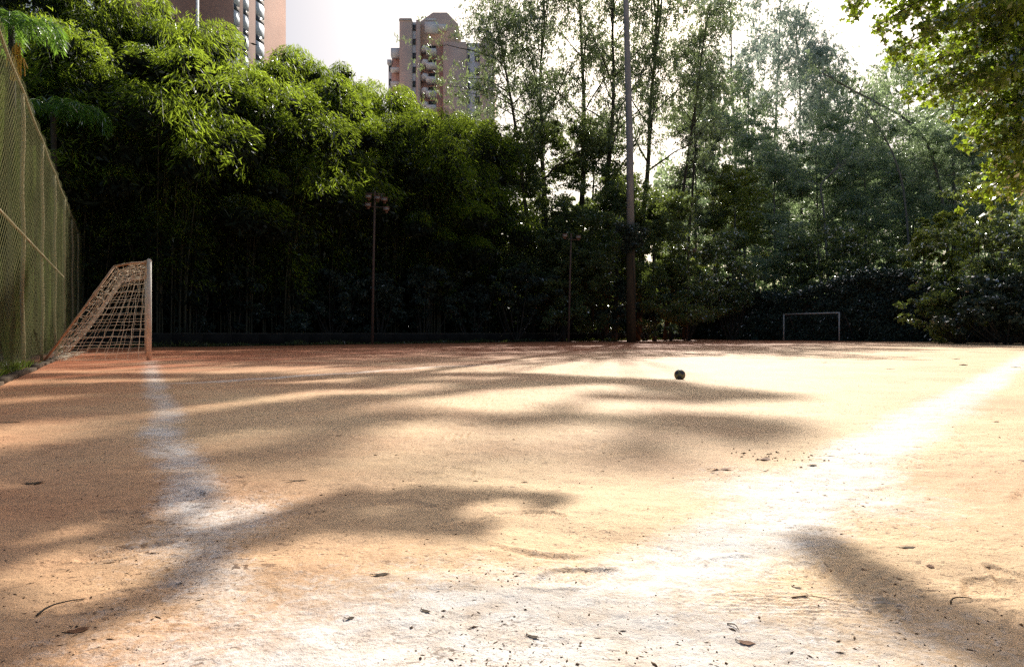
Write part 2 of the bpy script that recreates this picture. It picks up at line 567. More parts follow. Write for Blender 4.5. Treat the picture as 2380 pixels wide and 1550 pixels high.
def build_ground():
    # grid spacing grows with distance from the camera
    ys = [-14., -8, -4, -2, -1, 0, .5, .8]
    y = .95
    while y < 120:
        ys.append(y)
        y += min(max(.006, y * y / 460), 1.5)
    ys = np.array(ys + [120., 140])
    xs = list(np.arange(-1.9, 1.9, .0075))
    x, st = 1.9, .0085
    while x < 90:
        xs.append(x)
        xs.insert(0, -x)
        x += st
        st = min(st * 1.022, .8)
    xs = np.array(sorted(xs))
    X, Y = np.meshgrid(xs, ys)
    p = np.stack([X, Y], -1)
    near = 1 - sstep(14, 30, np.hypot(X, Y))
    # relief
    Z = (vnoise(X * .6, Y * .6, 1) - .5) * .035 * sstep(.5, 3, np.hypot(X, Y)) * 1.0
    Z += (vnoise(X * 2.3, Y * 2.3, 2) - .5) * .018
    Z += (vnoise(X * 7, Y * 9, 3) - .5) * .009 * near
    Z += (vnoise(X * 21, Y * 24, 4) - .5) * .0045 * near
    Z += (vnoise(X * 55, Y * 60, 5) - .5) * .0022 * near
    # shoe prints: soles with ridged treads pressed into the dust
    r = np.random.default_rng(11)
    prints = [(r.uniform(-6, 7), r.uniform(1.2, 11)) for _ in range(190)]
    prints += [tuple(on_ground(1335, 1350)[:2]), tuple(on_ground(2305, 1360)[:2]), tuple(on_ground(1850, 1330)[:2])]
    for (px, py) in prints:
        if abs(px) > .85 * py + .6:
            continue
        a = r.uniform(0, 2 * math.pi)
        ix = np.searchsorted(xs, [px - .2, px + .2])
        iy = np.searchsorted(ys, [py - .2, py + .2])
        sl = (slice(iy[0], iy[1]), slice(ix[0], ix[1]))
        dx, dy = X[sl] - px, Y[sl] - py
        u = dx * math.cos(a) + dy * math.sin(a)
        v = -dx * math.sin(a) + dy * math.cos(a)
        half = .045 - .012 * sstep(.02, -.06, u) + .006 * np.cos(u * 22)
        m = (1 - sstep(.86, 1.08, np.sqrt((u / .135) ** 2 + (v / (half * 1.35)) ** 2)))
        kind = r.integers(0, 3)
        if kind == 0:
            tr = np.sin(u * 2 * math.pi / .018)
        elif kind == 1:
            tr = np.sin((u + abs(v)) * 2 * math.pi / .022)
        else:
            tr = np.sin(u * 2 * math.pi / .02) * np.sin(v * 2 * math.pi / .02)
        dep = r.uniform(.002, .007)
        Z[sl] += m * (-dep + .0022 * tr)
        ring = np.exp(-((np.sqrt((u / .135) ** 2 + (v / (half * 1.35)) ** 2) - 1.12) / .10) ** 2)
        Z[sl] += ring * dep * .8
    # scuffs: curved heel drags
    for _ in range(260):
        px, py = r.uniform(-7, 8), r.uniform(1.15, 12)
        if abs(px) > .85 * py + .6:
            continue
        a = r.normal(.1, .7)
        ln, wd = r.uniform(.05, .22), r.uniform(.006, .018)
        ix = np.searchsorted(xs, [px - .3, px + .3])
        iy = np.searchsorted(ys, [py - .3, py + .3])
        sl = (slice(iy[0], iy[1]), slice(ix[0], ix[1]))
        dx, dy = X[sl] - px, Y[sl] - py
        u = dx * math.cos(a) + dy * math.sin(a)
        v = -dx * math.sin(a) + dy * math.cos(a) + r.uniform(-2, 2) * u * u
        e = np.exp(-(u / ln) ** 4)
        Z[sl] += e * (-.006 * np.exp(-(v / wd) ** 2) + .005 * np.exp(-((v - wd * 1.8) / wd) ** 2))
    # fan of sweeping ridges where a sole twisted
    c0 = on_ground(1925, 1440)[:2]
    rr = np.hypot(X - c0[0], Y - c0[1])
    th = np.arctan2(Y - c0[1], X - c0[0])
    mk = np.exp(-((rr - .36) / .10) ** 2) * np.exp(-((th - .95) / .55) ** 2)
    Z += mk * .0035 * np.sin(th * 58 + rr * 20)
    c1 = on_ground(1860, 1405)[:2]
    mk = np.exp(-((X - c1[0]) / .22) ** 4) * np.exp(-((Y - c1[1]) / .07) ** 2)
    Z += mk * .003 * np.sin((Y - c1[1] + .05 * (X - c1[0])) * 2 * math.pi / .021)
    c2 = on_ground(2060, 1400)[:2]
    mk = np.exp(-((X - c2[0]) / .09) ** 4) * np.exp(-((Y - c2[1]) / .09) ** 4)
    Z += mk * .0025 * np.sin(np.hypot(X - c2[0], Y - c2[1] + .12) * 2 * math.pi / .017)

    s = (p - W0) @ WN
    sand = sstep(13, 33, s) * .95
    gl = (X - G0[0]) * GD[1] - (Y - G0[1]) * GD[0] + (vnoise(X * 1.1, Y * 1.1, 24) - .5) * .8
    sand = sand * (.62 + .28 * sstep(-.5, .9, gl) + .10 * sstep(1, 8, gl))  # redder, dimmer earth behind the goal line, deepening the shade there by colour
    wob = (vnoise(X * 1.3, Y * 1.3, 21) - .5) * .34 + (vnoise(X * 5, Y * 5, 22) - .5) * .16

    def line(p0, d, w, t0, t1, amp, soft=1.0, wv=.55):
        q = p - p0
        t = q @ d
        dist = np.abs(q[..., 0] * d[1] - q[..., 1] * d[0] + wob * wv)
        return amp * (1 - sstep(w * .15, w * (1.0 + soft), dist)) * sstep(t0 - .4, t0 + .2, t) * (1 - sstep(t1 - .2, t1 + .6, t))
    chalk = line(G0, GD, .105, -.9, 16.0, .62, 1.2, .26)
    chalk = np.maximum(chalk, line(S0, SD, .18, -5.4, 60, .85, 1.3, .35))
    chalk = np.maximum(chalk, line(B0, BD, .14, 0, 7.5, .62, 1.0, .3))
    blob = np.exp(-(((X - .02) / .75) ** 2 + ((Y - 1.42) / .42) ** 2)) * 1.25  # chalk smeared at the corner, widened to paint the sunlit ground blown white
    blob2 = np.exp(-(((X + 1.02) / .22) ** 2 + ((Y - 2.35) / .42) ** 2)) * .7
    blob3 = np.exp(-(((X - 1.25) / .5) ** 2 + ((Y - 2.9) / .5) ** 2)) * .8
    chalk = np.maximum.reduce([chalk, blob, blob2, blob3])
    chalk *= .75 + .5 * vnoise(X * 3.1, Y * 3.1, 23)
    # woodland soil beyond the touchline wall, the hedge and the fence
    soil = 1 - sstep(-.4, .5, s + (vnoise(X * .8, Y * .8, 31) - .5) * .5)
    fx = X + 1.84 + .578 * Y
    soil = np.maximum(soil, 1 - sstep(-.45, .15, fx + wob * .6))
    hx = (X - 24.6) + .54 * (Y - 66)
    soil = np.maximum(soil, sstep(0, 1.2, hx + (vnoise(X * .7, Y * .7, 32) - .5) * .8) * sstep(20, 30, Y))
    GRID.update(xs=xs, ys=ys, Z=Z)
    mb = MB()
    nY, nX = X.shape
    idx = np.arange(nY * nX).reshape(nY, nX)
    f = np.stack([idx[:-1, :-1], idx[:-1, 1:], idx[1:, 1:], idx[1:, :-1]], -1).reshape(-1, 4)
    mb.add(np.stack([X, Y, Z], -1).reshape(-1, 3), f)
    o = obj('dirt_pitch', mb, M['dirt'], smooth=True)
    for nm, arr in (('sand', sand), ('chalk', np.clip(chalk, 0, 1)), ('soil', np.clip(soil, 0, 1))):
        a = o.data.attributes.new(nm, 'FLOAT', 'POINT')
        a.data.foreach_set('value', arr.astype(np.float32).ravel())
    tag(o, 'dusty reddish sand pitch with worn chalk lines and shoe prints', None, None, 'structure')
    g = MB().add([[-3000, -3000, -.25], [3000, -3000, -.25], [3000, 3000, -.25], [-3000, 3000, -.25]], [[0, 1, 2, 3]])
    tag(obj('ground', g, M['town_ground']), 'pale ground of the town around the wooded pitch', None, None, 'structure')


build_ground()

# ------------------------------------------------------------------ loose crumbs, leaves and twigs on the pitch
def octa(mb, c, sx, sy, sz, rz, tint):
    v = np.array([[1, 0, 0], [0, 1, 0], [-1, 0, 0], [0, -1, 0], [0, 0, 1], [0, 0, -.6]]) * [sx, sy, sz]
    cs, sn = math.cos(rz), math.sin(rz)
    v = np.stack([v[:, 0] * cs - v[:, 1] * sn, v[:, 0] * sn + v[:, 1] * cs, v[:, 2]], 1) + c
    f = [[0, 1, 4], [1, 2, 4], [2, 3, 4], [3, 0, 4], [1, 0, 5], [2, 1, 5], [3, 2, 5], [0, 3, 5]]
    mb.add(v, f, tint)


mb = MB()
r = np.random.default_rng(5)
k = 0
while k < 6200:
    y = 1.15 + 13 * r.random() ** 2.2
    x = r.uniform(-.85, .85) * y
    if vnoise(np.array([x * 2.2]), np.array([y * 2.2]), 41)[0] < r.uniform(.2, .75):
        continue
    s = r.lognormal(-6.45, .42)
    s = min(s, .0052)
    el = r.uniform(1.5, 5) if r.random() < .35 else r.uniform(.8, 1.4)
    octa(mb, (x, y, ground_z(x, y) + s * .2), s * el, s, s * r.uniform(.5, .9), r.uniform(0, 6.28), r.random())
    k += 1
tag(obj('dirt_crumbs', mb, M['crumb']), 'tiny dark crumbs of earth and bark scattered over the sand', 'crumbs', None, 'stuff')


def leaf_on_ground(name, label, pos, L, W, rz, curl, mat, group='leaves lying on the pitch', cat='leaf'):
    mb = MB()
    n = 7
    t = np.linspace(0, 1, n)
    w = np.sin(np.pi * np.clip(t, .02, .98)) ** .8 * W * .5
    zc = curl * L * (t - .5) ** 2 * 2.2
    v, f = [], []
    for i in range(n):
        for j, s in enumerate((-1, 0, 1)):
            v.append([(t[i] - .5) * L * (1 + .1 * s), s * w[i] * (1 + .25 * math.sin(i * 2.1 + s)), .003 + zc[i] * .18 + abs(s) * w[i] * (.10 + .08 * math.sin(i * 1.7))])
    for i in range(n - 1):
        for j in range(2):
            a = i * 3 + j
            f.append([a, a + 3, a + 4, a + 1])
    mb.add(v, f)
    o = obj(name, mb, mat, smooth=True, loc=(pos[0], pos[1], pos[2]))
    o.rotation_euler = (0, 0, rz)
    mb2 = MB().tube([[-L * .5, 0, .003 + zc[0] * .18], [-L * .58, .003, .005], [-L * .68, .008, .004]], .0011, 4)
    st = obj('stalk', mb2, M['dark_leaf_litter'], o)
    return tag(o, label, cat, group)


LV = [
    (1678, 1087, .11, .035, .15, .7, 'dry_leaf', 'curled red-brown leaf lying alone in front of the dark litter cluster'),
    (1778, 1062, .09, .05, .9, .9, 'dry_leaf', 'rust-red crumpled leaf at the front edge of the grey litter cluster'),
    (1890, 1078, .045, .03, .4, .6, 'dark_leaf_litter', 'small dark leaf right of the litter cluster on pale sand'),
    (1930, 1057, .05, .02, -.3, .4, 'dark_leaf_litter', 'thin dark leaf on bright sand behind the small dark leaf'),
    (2223, 836, .20, .14, .2, .5, 'dark_leaf_litter', 'dark brown leaf far right near the bright chalk line, leftmost of three'),
    (2240, 849, .22, .15, 1.1, .9, 'dark_leaf_litter', 'upturned dark leaf standing on edge beside the chalk line at the right'),
    (2070, 857, .18, .10, .1, .3, 'green_leaf_litter', 'yellow-green leaf on open pale sand right of the ball'),
    (2362, 853, .20, .14, .1, .3, 'green_leaf_litter', 'yellow-green leaf at the right edge upon the chalk line'),
    (1917, 842, .16, .09, .3, .4, 'dark_leaf_litter', 'dark leaf on pale sand below the far goal'),
    (2316, 980, .05, .03, .5, .5, 'dark_leaf_litter', 'tiny dark leaf lying right of the chalk line'),
    (690, 1115, .10, .025, .05, .5, 'dark_leaf_litter', 'long dark curled leaf in the left shade'),
    (182, 1460, .045, .028, .6, .7, 'dry_leaf', 'brown leaf at the shadow edge in the lower left corner'),
    (80, 1110, .08, .05, .4, .7, 'dark_leaf_litter', 'dark leaf in the shade near the left edge'),
    (28, 985, .13, .05, .1, .4, 'dark_leaf_litter', 'dark leaf near the left edge below the kerb'),
    (887, 1338, .045, .02, .2, .5, 'dark_leaf_litter', 'dark leaf beside a shoe print in the blown out sand'),
    (1855, 1369, .022, .012, -.3, .5, 'dark_leaf_litter', 'black leaf scrap left of the ridged sole marks'),
    (2110, 1266, .05, .018, .1, .3, 'dark_leaf_litter', 'flat dark leaf on sand above the ridged sole marks'),
    (2163, 1309, .028, .02, 1.2, .8, 'dry_leaf', 'small red-brown leaf right of the ridged sole marks'),
    (1735, 1494, .034, .02, -.4, .5, 'dry_leaf', 'brown leaf at the bottom edge right of centre'),
    (1240, 1483, .03, .012, -.5, .6, 'dark_leaf_litter', 'narrow dark leaf near the bottom edge at centre'),
    (990, 1424, .03, .012, -.6, .6, 'dark_leaf_litter', 'narrow brown leaf in the white glare left of centre'),
    (815, 1434, .02, .012, .5, .6, 'dark_leaf_litter', 'tiny black leaf in the white glare at lower left'),
]
for (dx, dy, L, W, rz, curl, mt, lab) in LV:
    p = on_ground(dx, dy)
    leaf_on_ground('fallen_leaf', lab, (p[0], p[1], ground_z(p[0], p[1]) - .002), L, W, rz, curl, M[mt])
# litter cluster and the pale twig
p = on_ground(1795, 1048)
mb = MB()
for i in range(34):
    a = p + np.array([r.normal(0, .13), r.normal(0, .15), 0])
    a[2] = ground_z(a[0], a[1]) + .002
    octa(mb, a, r.uniform(.004, .018), r.uniform(.003, .007), r.uniform(.002, .006), r.uniform(0, 6.28), r.random())
tag(obj('litter_cluster', mb, M['dark_leaf_litter']), 'scattered patch of dark bark and leaf scraps between shadow and sun', 'litter', None, 'stuff')
for (a, b, h, rad_, mt, lab) in [
        ((85, 1428), (188, 1385), .006, .0026, 'concrete', 'long grey-green curved twig lying in the lower left shadow'),
        ((1690, 1452), (1722, 1468), .006, .0016, 'dark_leaf_litter', 'short thin dark twig on bright sand near the bottom'),
        ((1840, 1390), (1935, 1397), .004, .0015, 'dark_leaf_litter', 'straight thin twig along the ridged sole marks'),
        ((2210, 1405), (2250, 1390), .012, .0022, 'dark_leaf_litter', 'bent dark twig on the sand at lower right')]:
    A, B = on_ground(*a), on_ground(*b)
    t = np.linspace(0, 1, 9)[:, None]
    pts = A * (1 - t) + B * t
    side = np.array([-(B - A)[1], (B - A)[0], 0])
    pts[:, 2] = [ground_z(q[0], q[1]) for q in pts]
    pts[1:-1, 2] = (pts[:-2, 2] + pts[1:-1, 2] + pts[2:, 2]) / 3
    pts = pts + side * .12 * np.sin(t * 4.2) + np.array([0, 0, 1]) * (h * np.sin(t * math.pi) * .6 + rad_)
    org = pts[0].copy()
    mb = MB().tube(pts - org, np.linspace(rad_, rad_ * .4, 9), 6)
    tag(obj('twig', mb, M[mt], smooth=True, loc=org), lab, 'twig', 'twigs on the pitch')

# ------------------------------------------------------------------ ball
def build_ball():
    import bmesh
    R = .079
    bp = on_ground(1580, 881)
    bp[2] = ground_z(bp[0], bp[1]) - .003
    root = thing('football', 'worn olive and blue football lying on the sunlit sand', 'ball', tuple(bp))
    bm = bmesh.new()
    bmesh.ops.create_icosphere(bm, subdivisions=1, radius=1)
    # truncated icosahedron: cut each corner, pentagons + hexagons
    ico = bmesh.new()
    bmesh.ops.create_icosphere(ico, subdivisions=1, radius=1)
    ico.verts.ensure_lookup_table()
    bm.free()
    cs = [v.co.normalized() for v in ico.verts]
    ico.free()
    sub = bmesh.new()
    bmesh.ops.create_icosphere(sub, subdivisions=5, radius=1)
    V = np.array([v.co[:] for v in sub.verts])
    F = np.array([[v.index for v in f.verts] for f in sub.faces])
    sub.free()
    P = np.array([c[:] for c in cs])
    d = V @ P.T
    srt = np.sort(d, 1)
    pent = srt[:, -1] > .925
    # seams: a groove at pentagon borders and between hexagons
    edge = np.minimum(np.abs(srt[:, -1] - .925) * 9, np.where(pent, 9, np.abs(srt[:, -1] - srt[:, -2]) * 5 + np.where(srt[:, -3] > .5, 0, 0)))
    groove = np.exp(-(edge / .12) ** 2)
    Vr = V * (R * (1 - .028 * groove[:, None]))
    # slightly flattened where it has gone soft
    Vr[:, 2] = np.where(Vr[:, 2] < -R * .80, -R * .80 + (Vr[:, 2] + R * .80) * .15, Vr[:, 2])
    Vr[:, 2] += R * .82
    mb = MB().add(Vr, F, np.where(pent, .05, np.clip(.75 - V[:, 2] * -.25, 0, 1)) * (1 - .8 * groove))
    m, nt, out = new_mat('ball_skin')
    pr = N(nt, 'ShaderNodeBsdfPrincipled')
    a = N(nt, 'ShaderNodeAttribute', attribute_name='tint')
    rp = N(nt, 'ShaderNodeValToRGB')
    rp.color_ramp.elements[0].color = (.05, .055, .10, 1)
    rp.color_ramp.elements[1].color = (.42, .42, .20, 1)
    e = rp.color_ramp.elements.new(.45)
    e.color = (.20, .19, .08, 1)
    nt.links.new(a.outputs['Fac'], rp.inputs[0])
    no = N(nt, 'ShaderNodeTexNoise')
    no.inputs['Scale'].default_value = 40
    mx = N(nt, 'ShaderNodeMix', data_type='RGBA', blend_type='MULTIPLY')
    mx.inputs['Factor'].default_value = .7
    nt.links.new(rp.outputs[0], mx.inputs['A'])
    nt.links.new(no.outputs['Color'], mx.inputs['B'])
    nt.links.new(mx.outputs['Result'], pr.inputs['Base Color'])
    pr.inputs['Roughness'].default_value = .55
    nt.links.new(pr.outputs[0], out.inputs[0])
    obj('ball_skin', mb, m, root, smooth=True)


build_ball()

# ------------------------------------------------------------------ goals
NP = np.array([-8.77, 16.5])
FP = np.array([-11.48, 21.45])


def build_goal(label, group, paint, stay_m, cord_m, loc, rz, depth=1.0, coarse=1.0, cord_r=.0044):
    root = thing('football_goal', label, 'goal', loc, rz, group)
    Wd, H, pr_ = 5.64, 2.40, .055
    # local: x along the mouth 0..Wd, y behind the mouth, z up
    for x in (0, Wd):
        obj('post', MB().tube([[x, 0, -.05], [x, 0, H]], pr_, 14), paint, root, smooth=True)
    obj('crossbar', MB().tube([[-.04, 0, H], [Wd + .04, 0, H]], pr_, 14), paint, root, smooth=True)
    y1, z1, y2 = .72 * depth, 2.24, 2.1 * depth
    for x in (0, Wd):
        mbs = MB().tube([[x, .05, H - .04], [x, y1 * .5, H - .07], [x, y1, z1]], .026, 8)
        mbs.tube([[x, y1, z1], [x, y1 + (y2 - y1) * .5, z1 * .5], [x, y2, .03]], .026, 8)
        obj('back_stay', mbs, stay_m, root, smooth=True)
    obj('ground_bar', MB().tube([[0, y2, .03], [Wd, y2, .03]], .026, 8), stay_m, root, smooth=True)
    r = np.random.default_rng(3)
    net = MB()
    cell = .17 * coarse

    def cords(fn, nu, nv, diag=False, slack=.02, sub=2):
        # fn(u,v) -> point, u,v in 0..1
        jit = r.normal(0, slack, (nu + 1, nv + 1, 3))
        G = np.array([[fn(i / nu, j / nv) for j in range(nv + 1)] for i in range(nu + 1)]) + jit
        for i in range(nu + 1):
            net.tube(G[i], cord_r, 4, cap=False)
        for j in range(nv + 1):
            net.tube(G[:, j], cord_r, 4, cap=False)
    # side panels
    for x in (0, Wd):
        def side(u, v, x=x):
            yb = np.interp(v, [0, z1 / H, 1], [y2, y1, y1 * .55])
            sag = .05 * math.sin(u * math.pi) * math.sin(v * math.pi)
            return (x + sag, yb * u * .985, .02 + v * (H - .05 * u - .1 * u))
        cords(side, int(9 / coarse), int(13 / coarse), slack=.009)
    # back panel, hanging slack below the stays
    def back(u, v):
        y = np.interp(v, [0, .76, 1], [y2, y1, .06])
        z = np.interp(v, [0, .76, 1], [.03, z1, H - .03])
        sag = .18 * math.sin(u * math.pi) ** .6 * math.sin(min(v, .999) * math.pi) ** .8
        return (u * Wd, y - sag * .75, z - sag * .55)
    cords(back, int(27 / coarse), int(17 / coarse), slack=.03)
    # slack net gathered on the ground behind
    for k in range(int(26 / coarse)):
        x0 = r.uniform(0, Wd)
        pts = [[x0 + r.normal(0, .1) + i * r.uniform(-.05, .12), y2 - .02 - r.random() * .42, .02 + .10 * r.random() * abs(math.sin(i))] for i in range(7)]
        net.tube(pts, cord_r, 4, cap=False)
    obj('net', net, cord_m, root)
    return root


ang = math.atan2(FP[1] - NP[1], FP[0] - NP[0])
# local +y must point away from the pitch (to the left of the mouth direction)
build_goal('sun-bleached goal with sandy posts and sagging cord net beside the left fence', 'football goals', M['goal_paint'], M['goal_stay'], M['cord'], (NP[0], NP[1], 0), ang)
RN, RF = np.array([27.6, 57.6]), np.array([24.9, 62.55])
ang2 = math.atan2(RN[1] - RF[1], RN[0] - RF[0])
M['faint_cord'] = surf_mat('faint_cord', (.05, .05, .045), (.10, .10, .09), 9, .9, 0)
build_goal('distant white goal in front of the dark hedge on the right', 'football goals', M['far_goal_paint'], M['rust'], M['faint_cord'], (RF[0], RF[1], 0), ang2, 1.0, 1.6, .006)

# ------------------------------------------------------------------ net fence on the left
def fence_pt(y, z, off=0.0):
    n = np.array([.866, .5])
    p = np.array([-1.84 - .578 * y, y]) + n * off
    return np.array([p[0], p[1], z])


def sheet(mb_name, mat, parent, y0, y1, z0, ztop, ny, nz, offs):
    ys = np.linspace(y0, y1, ny)
    V, UV = [], []
    for y in ys:
        for j in range(nz):
            t = j / (nz - 1)
            z = z0 + (ztop(y) - z0) * t
            V.append(fence_pt(y, z, offs(y, t)))
            UV.append((y * 1.155, z))
    idx = np.arange(ny * nz).reshape(ny, nz)
    f = np.stack([idx[:-1, :-1], idx[1:, :-1], idx[1:, 1:], idx[:-1, 1:]], -1).reshape(-1, 4)
    mb = MB().add(np.array(V), f)
    o = obj(mb_name, mb, mat, parent, smooth=True)
    uv = o.data.uv_layers.new(name='UVMap')
    UV = np.array(UV, np.float32)
    uv.data.foreach_set('uv', UV[f.ravel()].ravel())
    return o


PY = [6.2, 9.65, 13.1, 16.5, 19.9, 23.4, 27.6, 31.5, 35.6]
fence = thing('net_fence', 'tall olive net fence with shade cloth and rope posts behind the left goal', 'fence', (0, 0, 0))


def top_z(y):
    a = np.interp(y, PY, range(len(PY)))
    return 5.3 - .07 * math.sin((a % 1) * math.pi)


def rip(y, t):
    return .07 * math.sin(y * 2.1 + 2 * math.sin(t * 3)) * math.sin(t * math.pi) + .05 * math.sin(y * 5.3 + t * 4)


sheet('net', M['fence_net'], fence, 5.5, 35.6, .02, top_z, 160, 18, lambda y, t: .10 + .35 * rip(y, t))
sheet('shade_cloth', M['shade_cloth'], fence, 5.5, 35.6, .10, lambda y: top_z(y) - .12 - .10 * (1 + math.sin(y * 1.7)) * .5, 260, 30,
      lambda y, t: -.16 + 1.5 * rip(y * 1.3 + 1, t) * (1 - .4 * t) + .05 * math.sin(y * 11 + t * 5))
for y in PY[1:]:
    pts = [fence_pt(y, z, .02 + .015 * math.sin(z * 3 + y)) for z in np.linspace(-.1, 5.25, 12)]
    obj('post', MB().tube(pts, .035, 8), M['rope'], fence, smooth=True)
obj('top_rope', MB().tube([fence_pt(y, top_z(y), .03) for y in np.linspace(5.5, 35.6, 90)], .028, 8), M['rope'], fence, smooth=True)
obj('middle_rail', MB().tube([fence_pt(y, 2.5, .06) for y in np.linspace(5.5, 22.4, 10)], .025, 8), M['rope'], fence, smooth=True)
mb = MB()
for i, y in enumerate(np.arange(5.0, 35, 1.2)):
    a, b = fence_pt(y, 0, .20), fence_pt(y + 1.16, 0, .20)
    q0, q1 = fence_pt(y, 0, .34), fence_pt(y + 1.16, 0, .34)
    dz = .055 + .015 * math.sin(i * 2.3)
    v = [a, q0, q1, b]
    v = [list(p[:2]) + [-.05] for p in v] + [list(p[:2]) + [dz] for p in v]
    mb.add(v, [[0, 3, 2, 1], [4, 5, 6, 7], [0, 1, 5, 4], [1, 2, 6, 5], [2, 3, 7, 6], [3, 0, 4, 7]])
tag(obj('kerb', mb, M['kerb']), 'low weathered kerb stones along the foot of the net fence', None, None, 'structure')
# grass tufts at the fence foot
mb = MB()
n = 2400
y = rng.uniform(6.5, 13.2, n)
off = rng.uniform(-.30, .20, n)
base = np.stack([-1.84 - .578 * y + .866 * off, y + .5 * off, np.zeros(n)], 1)
L = rng.uniform(.10, .30, n) * (1 - .045 * (y - 6.5))
axd = np.stack([rng.normal(0, .45, n), rng.normal(0, .45, n), np.ones(n)], 1)
mb.leaves(base + axd * L[:, None] * .45, axd, L, .012)
tag(obj('grass', mb, M['grass']), 'strip of bright green grass along the foot of the net fence', 'grass', None, 'stuff')

# ------------------------------------------------------------------ far touchline wall
mb = MB()
ca, sa = WD
wang = math.atan2(sa, ca)
for i in range(-12, 34):
    t0, t1 = i * 1.5, i * 1.5 + 1.485
    a = W0 + WN * .1
    zt = .62 + .012 * math.sin(i * 1.9)
    lo, hi = W0 + WD * t0, W0 + WD * t1
    n_ = WN * .12
    v = [lo - n_, lo + n_, hi + n_, hi - n_]
    v = [[*q, -.1] for q in v] + [[*q, zt] for q in v]
    mb.add(v, [[0, 3, 2, 1], [4, 5, 6, 7], [0, 1, 5, 4], [1, 2, 6, 5], [2, 3, 7, 6], [3, 0, 4, 7]])
wl = thing('low_wall', 'low dark wall along the far touchline under the bamboo', 'wall', (0, 0, 0))
obj('wall_blocks', mb, M['concrete_shaded'], wl)
lo, hi = W0 + WD * -18, W0 + WD * 51
obj('coping', MB().tube([[*(lo), .645], [*(hi), .645]], .025, 6), M['concrete'], wl, smooth=True)  # paler than the blocks, so the lit top edge is painted in

# weeds and drifted leaves along the foot of the wall
mbw = MB()
nw = 5200
tw = rng.uniform(-17, 50, nw)
ow = .28 + np.abs(rng.normal(0, .22, nw)) + .3 * (vnoise(tw * .7, tw * 0 + 2, 71) - .4)
qw = W0 + np.outer(tw, WD) + np.outer(ow, WN)
Lw = rng.uniform(.08, .34, nw) * (.4 + vnoise(tw * .9, tw * 0 + 5, 72))
aw = np.stack([rng.normal(0, .55, nw), rng.normal(0, .55, nw), np.ones(nw)], 1)
mbw.leaves(np.concatenate([qw, (Lw * .4)[:, None]], 1), aw, Lw, .03)
tag(obj('weeds', mbw, M['dense_leaf']), 'weeds and drifted leaves along the foot of the low wall', 'weeds', None, 'stuff')

# ------------------------------------------------------------------ poles
def build_floodlight(label, dx, Y, h, lamps, arms):
    x = (dx - 1190) / 1587 * Y
    root = thing('floodlight_post', label, 'floodlight', (x, Y, 0), 0, 'floodlight posts along the far touchline')
    lean = rng.normal(0, .012)
    obj('pole', MB().tube([[0, 0, -.1], [lean * h * .5 + .05, 0, h * .5], [lean * h + .12, 0, h]], [.085, .07, .055], 10), M['rust'], root, smooth=True)
    top = lean * h + .12
    for (z, x0, x1) in arms:
        obj('crossarm', MB().tube([[top + x0, -.06, z], [top + x1, -.06, z - .1]], .03, 6), M['rust'], root, smooth=True)
    for (lx, lz) in lamps:
        mb = MB()
        mb.box((top + lx - .17, -.30, lz - .11), (top + lx + .17, -.10, lz + .09))
        mb.box((top + lx - .07, -.12, lz - .22), (top + lx + .07, -.04, lz - .10))
        mb.box((top + lx - .19, -.34, lz + .093), (top + lx + .19, -.08, lz + .12))
        lam = obj('lamp', mb, M['lamp_housing'], root)
        obj('lens', MB().box((top + lx - .145, -.325, lz - .085), (top + lx + .145, -.303, lz + .065)), M['lamp_glass'], lam)
    return root


Y1 = 40.6
fl = [((1376 / 3840 * 2380 - 866) / 1587 * Y1, CAMZ + (775 - 740 * .6198) / 1587 * Y1), ((1409 * .6198 - 866) / 1587 * Y1, CAMZ + (775 - 745 * .6198) / 1587 * Y1),
      ((1435 * .6198 - 866) / 1587 * Y1, CAMZ + (775 - 751 * .6198) / 1587 * Y1), ((1374 * .6198 - 866) / 1587 * Y1, CAMZ + (775 - 771 * .6198) / 1587 * Y1),
      ((1442 * .6198 - 866) / 1587 * Y1, CAMZ + (775 - 786 * .6198) / 1587 * Y1)]
build_floodlight('slim rusty post with five floodlights on two crossarms before the bamboo', 865, Y1, 9.1, fl, [(9.0, -.55, .6), (8.2, -.6, .7)])
build_floodlight('slim post below the bushy tree left of the tall mast', 1321, 50.2, 8.0, [(-.5, 7.8), (.5, 7.7)], [(7.6, -.6, .6)])
build_floodlight('slim post with a small reddish lamp pair right of the tall mast', 1597, 61, 8.3, [(-.4, 8.2), (.45, 8.1)], [(8.0, -.6, .6)])

Yp = 51.0
px = (1466 - 1190) / 1587 * Yp
mast = thing('lighting_mast', 'very tall tapered grey mast rising from a brown base at the far touchline', 'mast', (px, Yp, 0))
obj('lower_shaft', MB().tube([[.05, 0, -.1], [.02, 0, 4], [-.02, 0, 8.2]], [.36, .34, .32], 16), M['wood_pole'], mast, smooth=True)
obj('collar', MB().tube([[-.02, 0, 8.15], [-.02, 0, 8.45]], [.35, .35], 16), M['rust'], mast, smooth=True)
obj('upper_shaft', MB().tube([[-.02, 0, 8.4], [-.08, 0, 15], [-.35, 0, 25], [-.55, 0, 31]], [.29, .26, .20, .16], 16), M['steel'], mast, smooth=True)

# ------------------------------------------------------------------ buildings
def quad_strip(o, d, t0, t1, z0, z1, n, depth):
    """box on a facade: from o along d between t0,t1, standing out along n by depth"""
    a, b = o + d * t0, o + d * t1
    v = [a, b, b + n * depth, a + n * depth]
    return [[*q, z0] for q in v] + [[*q, z1] for q in v]


BF = [[0, 3, 2, 1], [4, 5, 6, 7], [0, 1, 5, 4], [1, 2, 6, 5], [2, 3, 7, 6], [3, 0, 4, 7]]


